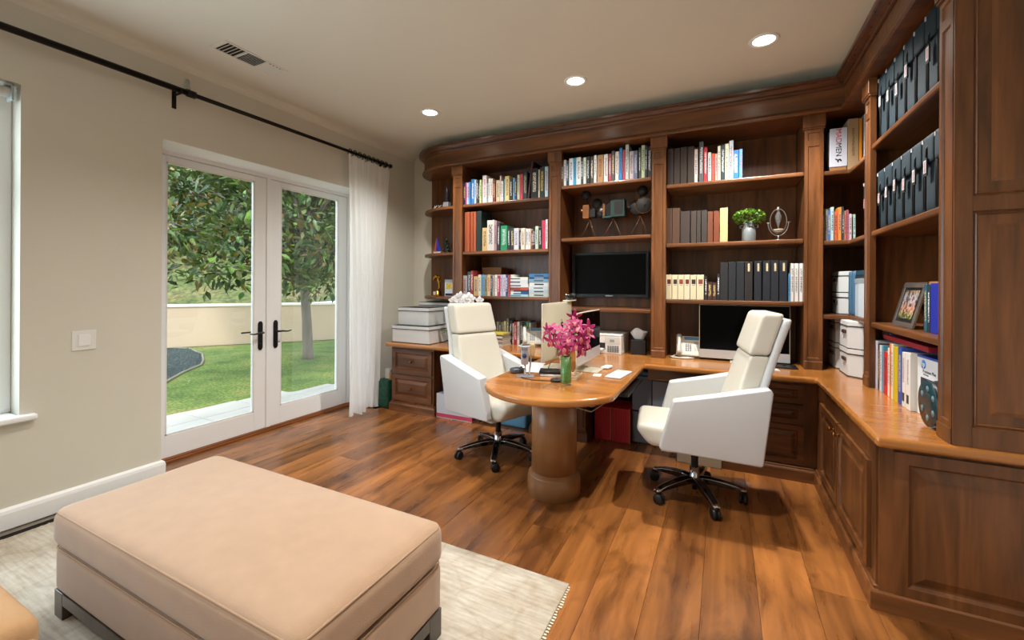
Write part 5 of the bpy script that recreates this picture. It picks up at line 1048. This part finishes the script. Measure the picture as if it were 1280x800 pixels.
for (x, z, r, y0) in ((-.03, .28, .072, .02), (.035, .285, .075, -.03)): build('drum', MB().lathe([(0, -.025), (r*.9, -.025), (r, -.018), (r, .018), (r*.9, .025), (0, .025)], M=Matrix.Translation((x, y0, z)) @ YM, n=32), blk, c3_)
build('brass_rim', MB().tube([(.035+.074*math.cos(a), -.056, .285+.074*math.sin(a)) for a in [2*PI*i/28 for i in range(28)]], .003, 6, closed=True), bz, c3_)
build('top_magazine', MB().lathe([(0, -.02), (.045, -.02), (.047, .02), (0, .02)], M=Matrix.Translation((.02, 0, .43)) @ YM, n=26), blk, c3_); build('neck', MB().box(-.01, -.012, .34, .03, .012, .40), blk, c3_)
build('lens', MB().tube([(-.09, 0, .28), (-.125, 0, .285)], [.014, .018], 12), blk, c3_); build('crank', MB().tube([(.035, -.055, .285), (.035, -.068, .285), (.055, -.07, .30)], .004, 6), bz, c3_)
# potted plant and glass ornament
pp = empty('potted_plant', (.19, 4.08, 1.7755), label='small green leafy plant in a grey milk-churn pot', cat='plant')
build('churn_pot', MB().lathe([(.050, 0), (.052, .005), (.052, .105), (.038, .13), (.036, .145), (.046, .16), (.044, .163), (.036, .155), (0, .15)], n=26), mat('galvanised', '8e9698', .45, metal=.5, var=.1, vscale=12), pp)
build('handle', MB().tube([(-.05, 0, .115), (-.066, 0, .118), (-.066, 0, .138), (-.04, 0, .14)], .003, 6).tube([(.05, 0, .115), (.066, 0, .118), (.066, 0, .138), (.04, 0, .14)], .003, 6), mat('galvanised', '', .4), pp)
b = MB(); sm_ = MB()
for i in range(420):
    q = rdir(); p = Vector((q.x*.105, q.y*.08, .205+q.z*.055))*1.0; 
    if p.z < .165: continue
    b2 = (q+Vector((0, 0, .4))+rdir()*.5).normalized(); leaf_geo(b, p, b2, (Z+rdir()*.6).normalized(), random.uniform(.018, .028), .009)
for i in range(16): q = rdir(); sm_.tube([(0, 0, .14), (q.x*.05, q.y*.04, .18), (q.x*.09, q.y*.07, .205+q.z*.03)], .0015, 4)
build('stems', sm_, stem_m, pp); build('foliage', b, leaf_mat('plant_leaf', '2a5a14', '78b030'), pp, kind='stuff')
hg = empty('glass_ornament', (.40, 4.08, 1.7755), label='silver wire stand cradling a clear glass inside an oval hoop', cat='ornament'); slv = mat('silver_wire', 'b0aca4', .3, metal=.9)
build('base_plate', MB().lathe([(.060, 0), (.060, .006), (.01, .012), (0, .012)], n=28), mat('glass_base', '8c8ca0', .15, metal=.5), hg)
build('cradle', MB().tube([(.072*math.cos(a), 0, .15+.108*math.sin(a)) for a in [R(180+180*i/20) for i in range(21)]], .0035, 6).tube([(0, 0, .01), (0, 0, .045)], .005, 8).tube([(-.085, 0, .15), (-.06, 0, .15)], .003, 6).tube([(.085, 0, .15), (.06, 0, .15)], .003, 6), slv, hg)
build('oval_hoop', MB().tube([(.058*math.cos(a), 0, .16+.10*math.sin(a)) for a in [2*PI*i/36 for i in range(36)]], .003, 6, closed=True), slv, hg)
build('finial', MB().lathe([(.007, .245), (.009, .255), (.006, .275), (0, .278)], n=12), mat('lens_silver', '', .3), hg)
build('glass_bulb', MB().lathe([(.004, .075), (.006, .12), (.022, .17), (.024, .20), (.014, .225), (.006, .245)], n=18), mat('thin_glass', 'e0e4e4', .05, trans=.9), hg)
build('dish', MB().lathe([(.004, .068), (.022, .074), (.034, .090), (.034, .094), (0, .088)], n=24), mat('dish_cream', 'c8c0a8', .4), hg)
# ================================================================= WORKTOP OBJECTS
alu = mat('aluminium', 'd2ccb6', .4, metal=.3); alu2 = mat('aluminium_chin', 'c4c6c8', .35, metal=.3); scr = MATS['screen_black']
def imac(name_label, loc, rz, wd, h, chin, zb, rim=.02, lab_logo=True):
    t = empty('desktop_computer', (loc[0], loc[1], ZT+.0005), rz, label=name_label, cat='computer', group='all-in-one desktop computers')
    # local: screen faces -Y
    def db(p):
        k = 1-min(1, ((p[0]/(wd/2))**2*.8+((p[2])/(h/2))**2*.6)); return (p[0], p[1]+(max(0, k)*.028 if p[1] > 0 else 0), p[2])
    build('casing', MB().rbox((0, .004, zb+h/2), (wd, .012, h), .005, n=14, deform=db), alu, t)
    build('glass_front', MB().box(-wd/2+.006, -.0045, zb+chin, wd/2-.006, -.002, zb+h-.006), scr, t, bevel=.001)
    build('chin', MB().box(-wd/2+.001, -.0043, zb+.003, wd/2-.001, -.002, zb+chin-.0005), alu2, t)
    b = MB(); b.prism([(-.09, 0), (.085, 0), (.085, .006), (.078, .012), (.045, zb+h*.40), (.030, zb+h*.40), (.064, .010), (-.09, .005)], -.095, .095, 'x')
    build('stand', b, alu, t, bevel=.002)
    if lab_logo:
        M = Matrix.Translation((0, .0392, zb+h*.58)) @ Matrix.Rotation(R(-90), 4, 'X') @ Matrix.Scale(-1, 4, (0, 1, 0))
        pts = []
        for i in range(40):
            a = 2*PI*i/40; r = .030*(1+.06*math.cos(2*a))*(1-.16*math.exp(-((a-PI/2)/.28)**2)-.10*math.exp(-((a-1.5*PI)/.25)**2)); x, y = r*math.cos(a), r*math.sin(a)*1.05
            dd_ = math.hypot(x-.036, y-.004)
            if dd_ < .015: x = .036-math.sqrt(max(0, .015**2-(y-.004)**2))
            pts.append((x, y))
        b = MB().prism(pts, 0, .0012, 'z', M=M); b.prism([(-.002, .033), (.004, .035), (.012, .045), (.010, .050), (.002, .044)], 0, .0012, 'z', M=M); build('logo', b, mat('logo_dark', '2a2622', .2), t)
    return t
imac('desktop computer on the peninsula turned so its pale metal back shows', (-1.165, 3.155), R(-90), .65, .425, .085, .08)
imac('desktop computer on the peninsula with its black screen facing right', (-.905, 3.145), R(90), .60, .375, .085, .07)
imac('desktop computer with a large black screen behind the right chair', (.149, 4.06), 0, .672, .462, .075, .018)
wc = empty('webcam', (-1.16, 3.44, ZT+.08+.4255), label='black webcam clipped on top of the turned-away computer', cat='webcam')
build('mount', MB().box(-.03, -.09, .0, .03, .09, .010), alu, wc, bevel=.003); build('camera_body', MB().tube([(0, -.06, .035), (0, .06, .035)], .024, 16), black_gl, wc); build('lens', MB().tube([(0, .06, .037), (.01, .085, .04)], [.026, .028], 16), black_pl, wc); build('clip', MB().box(-.02, -.03, -.075, -.012, .03, .0), alu, wc)
# vase and pink orchids
vs_ = empty('glass_vase', (-.905, 2.62, ZT+.0005), label='clear cylindrical glass vase lined with a green leaf on the peninsula', cat='vase')
gm_ = GL
build('glass_wall', MB().lathe([(0, 0), (.035, 0), (.037, .003), (.037, .188), (.0345, .188), (.0345, .012), (0, .011)], n=32), gm_, vs_)
build('leaf_lining', MB().lathe([(0, .0125), (.033, .0125), (.0335, .02), (.0335, .178), (.031, .178), (.030, .02), (0, .016)], n=32), mat('leaf_lining_green', '3a7a2c', .4, var=.35, vscale=14, stretch=(1, 1, 4)), vs_)
pk = mat('orchid_pink', 'a82062', .45, var=.3, vscale=26); lipm = mat('orchid_pink_lip', 'd07a80', .4, var=.3, vscale=60)
pos = [(-.155, .01, .30), (-.115, .03, .345), (.15, -.01, .36), (.02, .0, .37), (-.02, .03, .225), (.11, .0, .225), (-.13, 0, .335), (-.085, .02, .295), (-.10, -.02, .265), (-.045, .03, .33), (-.035, -.035, .27), (.0, -.045, .225), (.005, .02, .315), (.03, -.03, .285), (.055, .03, .345), (.06, -.02, .395), (.045, .03, .425), (.09, -.01, .365), (.105, -.02, .295), (.075, -.035, .25), (.135, .02, .325), (-.06, .04, .25), (.03, .04, .24), (.125, .03, .26)]
pcols = {0: 'left', 1: 'middle', 2: 'right'}
for s_ in range(3):
    t = empty('orchid_stem', (-.905+(s_-1)*.012, 2.62, ZT+.03), label='stem of deep pink orchid blossoms in the glass vase, %s one' % pcols[s_], cat='flower', group='pink orchid stems in the vase')
    grp_ = [p for i, p in enumerate(pos) if (0 if p[0] < -.05 else 1 if p[0] < .05 else 2) == s_]; top = max(grp_, key=lambda p: p[2]); 
    build('stem', MB().tube([(0, 0, 0), (0, 0, .14), (top[0]*.5, top[1]*.5+.01, .20), (top[0]*.85, top[1]*.8+.01, top[2]-.06)], .0035, 6), stem_m, t)
    for p in grp_:
        p = Vector((p[0]*.97-(s_-1)*.012, p[1], p[2]-.02)); N = Vector((p.x*4+.2+random.uniform(-.6, .6), -.6+p.y*6, .15+random.uniform(-.5, .6)))
        flower(t, p, N, random.uniform(.046, .062), (pk, lipm), wd=.22, curl=random.uniform(.1, .5))
# mouse, microphone, drives, papers
ms_ = empty('computer_mouse', (-1.335, 2.80, ZT), R(60), label='dark grey computer mouse on the rounded left edge of the desk', cat='mouse')
build('mouse_body', MB().rbox((0, 0, .020), (.115, .070, .040), .018, n=8, deform=lambda p: (p[0], p[1], p[2]*(1-.45*max(0, p[0]/.057)) if p[2] > 0 else p[2])), mat('mouse_grey', '3c444c', .3), ms_); build('wheel', MB().tube([(.03, -.004, .034), (.03, .004, .034)], .010, 12), black_pl, ms_)
mc = empty('microphone', (-1.235, 2.70, ZT+.0005), R(20), label='silver desktop microphone on a folding stand beside the mouse', cat='microphone')
sil = mat('mic_silver', 'a8b0bc', .3, metal=.6); build('foot', MB().prism([(-.055, -.03), (.06, -.035), (.07, 0), (.06, .035), (-.055, .03)], 0, .010), sil, mc, bevel=.003)
build('stem', MB().tube([(0, .015, .01), (0, .015, .10)], .007, 10).tube([(.03, .0, .01), (.05, .01, .19)], .006, 8), chrome, mc)
build('mic_body', MB().rbox((0, 0, .15), (.052, .05, .13), .012, n=6), sil, mc); build('grille', MB().box(-.022, -.027, .185, .022, -.024, .21), mat('grille_grey', '70767c', .4, bump=.8, bscale=400), mc); build('dial', MB().tube([(0, -.024, .15), (0, -.032, .15)], .016, 20), mat('dial_blue', '2c3c5c', .3), mc)
build('tan_panel', MB().rbox((.052, .012, .185), (.035, .03, .09), .008, n=4), mat('panel_tan', 'b89c70', .5), mc)
hd = empty('external_drive', (-1.09, 2.84, ZT+.0005), R(18), label='flat black external drive stacked on a white hub behind the vase', cat='drive')
build('white_hub', MB().box(-.075, -.06, 0, .075, .06, .016), white_pl, hd, bevel=.004); build('drive_body', MB().box(-.085, -.06, .017, .08, .065, .036), black_pl, hd, bevel=.005)
o = build('headphones', MB().tube([(.03*math.cos(a), .03*math.sin(a), .022) for a in [2*PI*i/20 for i in range(20)]], .010, 8, closed=True), black_pl, loc=(-.985, 2.66, ZT-.011)); tag(o, 'small black coiled earphone pad beside the glass vase', 'earphones')
o = build('black_cable', MB().tube([(0, 0, 0), (.04, -.03, 0), (.12, -.045, 0), (.20, -.02, 0), (.235, .0, .0)], .003, 6), black_pl, loc=(-1.245, 2.665, ZT+.003)); tag(o, 'black cable running from the microphone to the vase', 'cable')
o = build('black_cable', MB().tube([(0, 0, 0), (.02, .03, .07), (.06, .06, .09), (.12, .05, .08), (.15, .03, .0)], .003, 6), black_pl, loc=(-1.16, 2.93, ZT+.003)); tag(o, 'thin black cable arching up behind the external drive', 'cable')
wcb = mat('cable_ivory', 'd8c8a8', .5); b = MB()
for k in range(5): b.tube([(.05*math.cos(a)*(1-.1*k)+.01*k, .035*math.sin(a)+.008*k, .004+.008*k+.004*math.sin(3*a)) for a in [2*PI*i/18 for i in range(18)]], .003, 5, closed=True)
o = build('cable_coil', b, wcb, loc=(-.93, 2.78, ZT+.0005)); tag(o, 'tangled coil of ivory cables right behind the glass vase', 'cable')
for i, (x, y, r, sx_, sy_, c, lb) in enumerate(((-1.30, 3.00, 12, .21, .28, 'e8e8ea', 'white sheet of paper lying behind the microphone'), (-1.05, 2.99, 40, .10, .14, 'e4e4e6', 'white paper under the turned-away computer'), (-.80, 2.99, 8, .055, .085, 'e8e6e2', 'small white card beside the computer stand'), (-1.36, 3.13, 8, .16, .20, 'dcdce0', 'second white paper near the left chair arm'))):
    o = build('paper_sheet', MB().box(-sx_/2, -sy_/2, 0, sx_/2, sy_/2, .0012), mat('sheet_'+c, c, .6), loc=(x, y, ZT+.0006+.0014*(i == 3)), rot=(0, 0, R(r))); tag(o, lb, 'paper')
kbd = empty('keyboard', (-.665, 3.065, ZT+.0005), R(-6), label='slim white computer keyboard on the right edge of the peninsula', cat='keyboard')
build('keyboard_base', MB().box(-.057, -.14, 0, .057, .14, .008), alu2, kbd, bevel=.003)
key = build('key', MB().panel((0, 0, 0), X, Y, .0165, .0165, [(0, 0), (.001, .002)], back=-.001), mat('key_white', 'e6e6e8', .4), kbd); key.location = (-.052, -.134, .0085)
for r_ in range(6):
    for c_ in range(14):
        if r_ or c_:
            k2 = key.copy(); COL.objects.link(k2); k2.parent = kbd; k2.location = (-.052+.0178*r_, -.134+.0192*c_, .0085)
m2_ = empty('computer_mouse', (-.80, 3.27, ZT+.0005), R(80), label='flat white computer mouse behind the white keyboard', cat='mouse'); build('mouse_body', MB().rbox((0, 0, .010), (.11, .058, .020), .009, n=8), white_pl, m2_); build('mouse_base', MB().box(-.04, -.02, 0, .04, .02, .002), alu, m2_)
# printer, tissue box
pr_ = empty('printer', (-1.03, 3.975, ZT+.0005), label='white desktop printer on the worktop below the television', cat='printer')
pw = mat('printer_white', 'd6d4cc', .4); b = MB(); b.box(-.19, .10, .0, .19, .34, .165).box(-.19, 0, .0, .19, .10, .035).box(.04, 0, .035, .19, .10, .165).box(-.19, .0, .10, .04, .10, .165); build('printer_body', b, pw, pr_, bevel=.004)
build('scanner_lid', MB().box(-.192, -.002, .166, .192, .342, .183), mat('lid_white', 'dedcd6', .4), pr_, bevel=.005); build('paper_slot', MB().box(-.185, .02, .037, .038, .098, .098), black_pl, pr_); build('paper_tray', MB().box(-.15, -.05, .036, .03, .08, .048), pw, pr_, bevel=.002)
build('control_panel', MB().box(.05, -.003, .095, .175, 0, .155), mat('panel_grey', 'c4c2bc', .4), pr_); build('display', MB().box(.085, -.005, .112, .125, -.003, .135), mat('lcd_grey', '8a9490', .2), pr_)
for r_ in range(4):
    for c_ in range(5): build('button', MB().box(.062+.022*c_, -.004, .018+.016*r_, .078+.022*c_, 0, .029+.016*r_), mat('button_grey', '5c6470', .4), pr_)
ts = empty('tissue_box', (-.705, 4.11, ZT+.0005), R(4), label='black cube tissue box with a white tissue, beside the printer', cat='tissue box')
build('tissue_cover', MB().box(-.066, -.066, 0, .066, .066, .135), mat('leather_black', '16161a', .5), ts, bevel=.004); b = MB(); vs = []; fs = []
for j in range(7):
    for i in range(25):
        t = j/6; a = 2*PI*i/24; r = .034+.034*t**.8+.008*math.sin(5*a)*t; vs.append((r*math.cos(a)*1.05, r*math.sin(a)*.55, .132+.085*t-.02*t*math.cos(2*a)+.012*math.sin(3*a+1)*t))
for j in range(6):
    for i in range(24): fs.append((j*25+i, j*25+i+1, (j+1)*25+i+1, (j+1)*25+i))
b.add(vs, fs, 0, True); build('tissue', b, mat('tissue_white', 'd8e0e8', .8), ts, solid=.001)
# desk telephones
def phone(loc, rz, lab):
    t = empty('desk_telephone', loc, rz, label=lab, cat='telephone', group='white desk telephones'); cr_ = mat('phone_white', 'd4d2c8', .4)
    T = Matrix.Translation((0, 0, .100)) @ Matrix.Rotation(R(58), 4, 'X')
    build('body', MB().rbox((0, .0, 0), (.205, .19, .030), .010, n=6, deform=lambda p: T @ p), cr_, t); build('foot', MB().prism([(-.03, 0), (.10, 0), (.06, .085), (.0, .02)], -.09, .09, 'x'), cr_, t, bevel=.003)
    build('handset', MB().tube([T @ Vector((-.078, -.085, .028)), T @ Vector((-.078, -.06, .040)), T @ Vector((-.078, 0, .046)), T @ Vector((-.078, .06, .040)), T @ Vector((-.078, .085, .028))], [.024, .019, .015, .019, .024], 12), cr_, t)
    build('display', MB().box(-.035, .055, .0145, .095, .085, .0165, M=T), mat('phone_lcd', '5c8cb0', .2), t)
    b = MB()
    for r_ in range(4):
        for c_ in range(3): b.box(-.025+.018*c_, -.055+.018*r_, .0148, -.012+.018*c_, -.043+.018*r_, .0175, M=T)
    build('keypad', b, mat('button_grey', '5c6470', .4), t, kind=None); b = MB()
    for r_ in range(6): b.box(.045, -.05+.016*r_, .0148, .090, -.039+.016*r_, .0165, M=T)
    build('side_buttons', b, mat('button_pale', 'b8b8b4', .4), t)
    build('cord', MB().tube([(-.085, -.02, .03), (-.13, -.03, .008), (-.15, -.06, .007), (-.13, -.085, .007), (-.07, -.10, .007), (.0, -.095, .007), (.04, -.075, .007), (.0, -.06, .007), (-.06, -.065, .007)], .007, 8), cr_, t); return t
phone((-.275, 4.11, ZT+.001), R(4), 'white desk telephone on the worktop left of the large black screen')
phone((-1.80, 4.12, ZT+.001), R(28), 'white desk telephone behind the microphone, right of the upright books')
o = build('desk_note_pad', MB().box(-.05, -.04, 0, .05, .04, .006), white_pl, loc=(.33, 3.79, ZT+.0006), rot=(0, 0, R(12))); tag(o, 'small white note pad at the right edge behind the right chair', 'note pad')
sp_ = empty('stand_plate', (.44, 3.99, ZT+.0005), label='dark square plate under the right end of the large screen', cat='tray'); build('plate', MB().box(-.08, -.09, 0, .08, .07, .010), black_pl, sp_, bevel=.003); build('post', MB().box(-.012, -.0, .010, .012, .02, .016), black_pl, sp_)
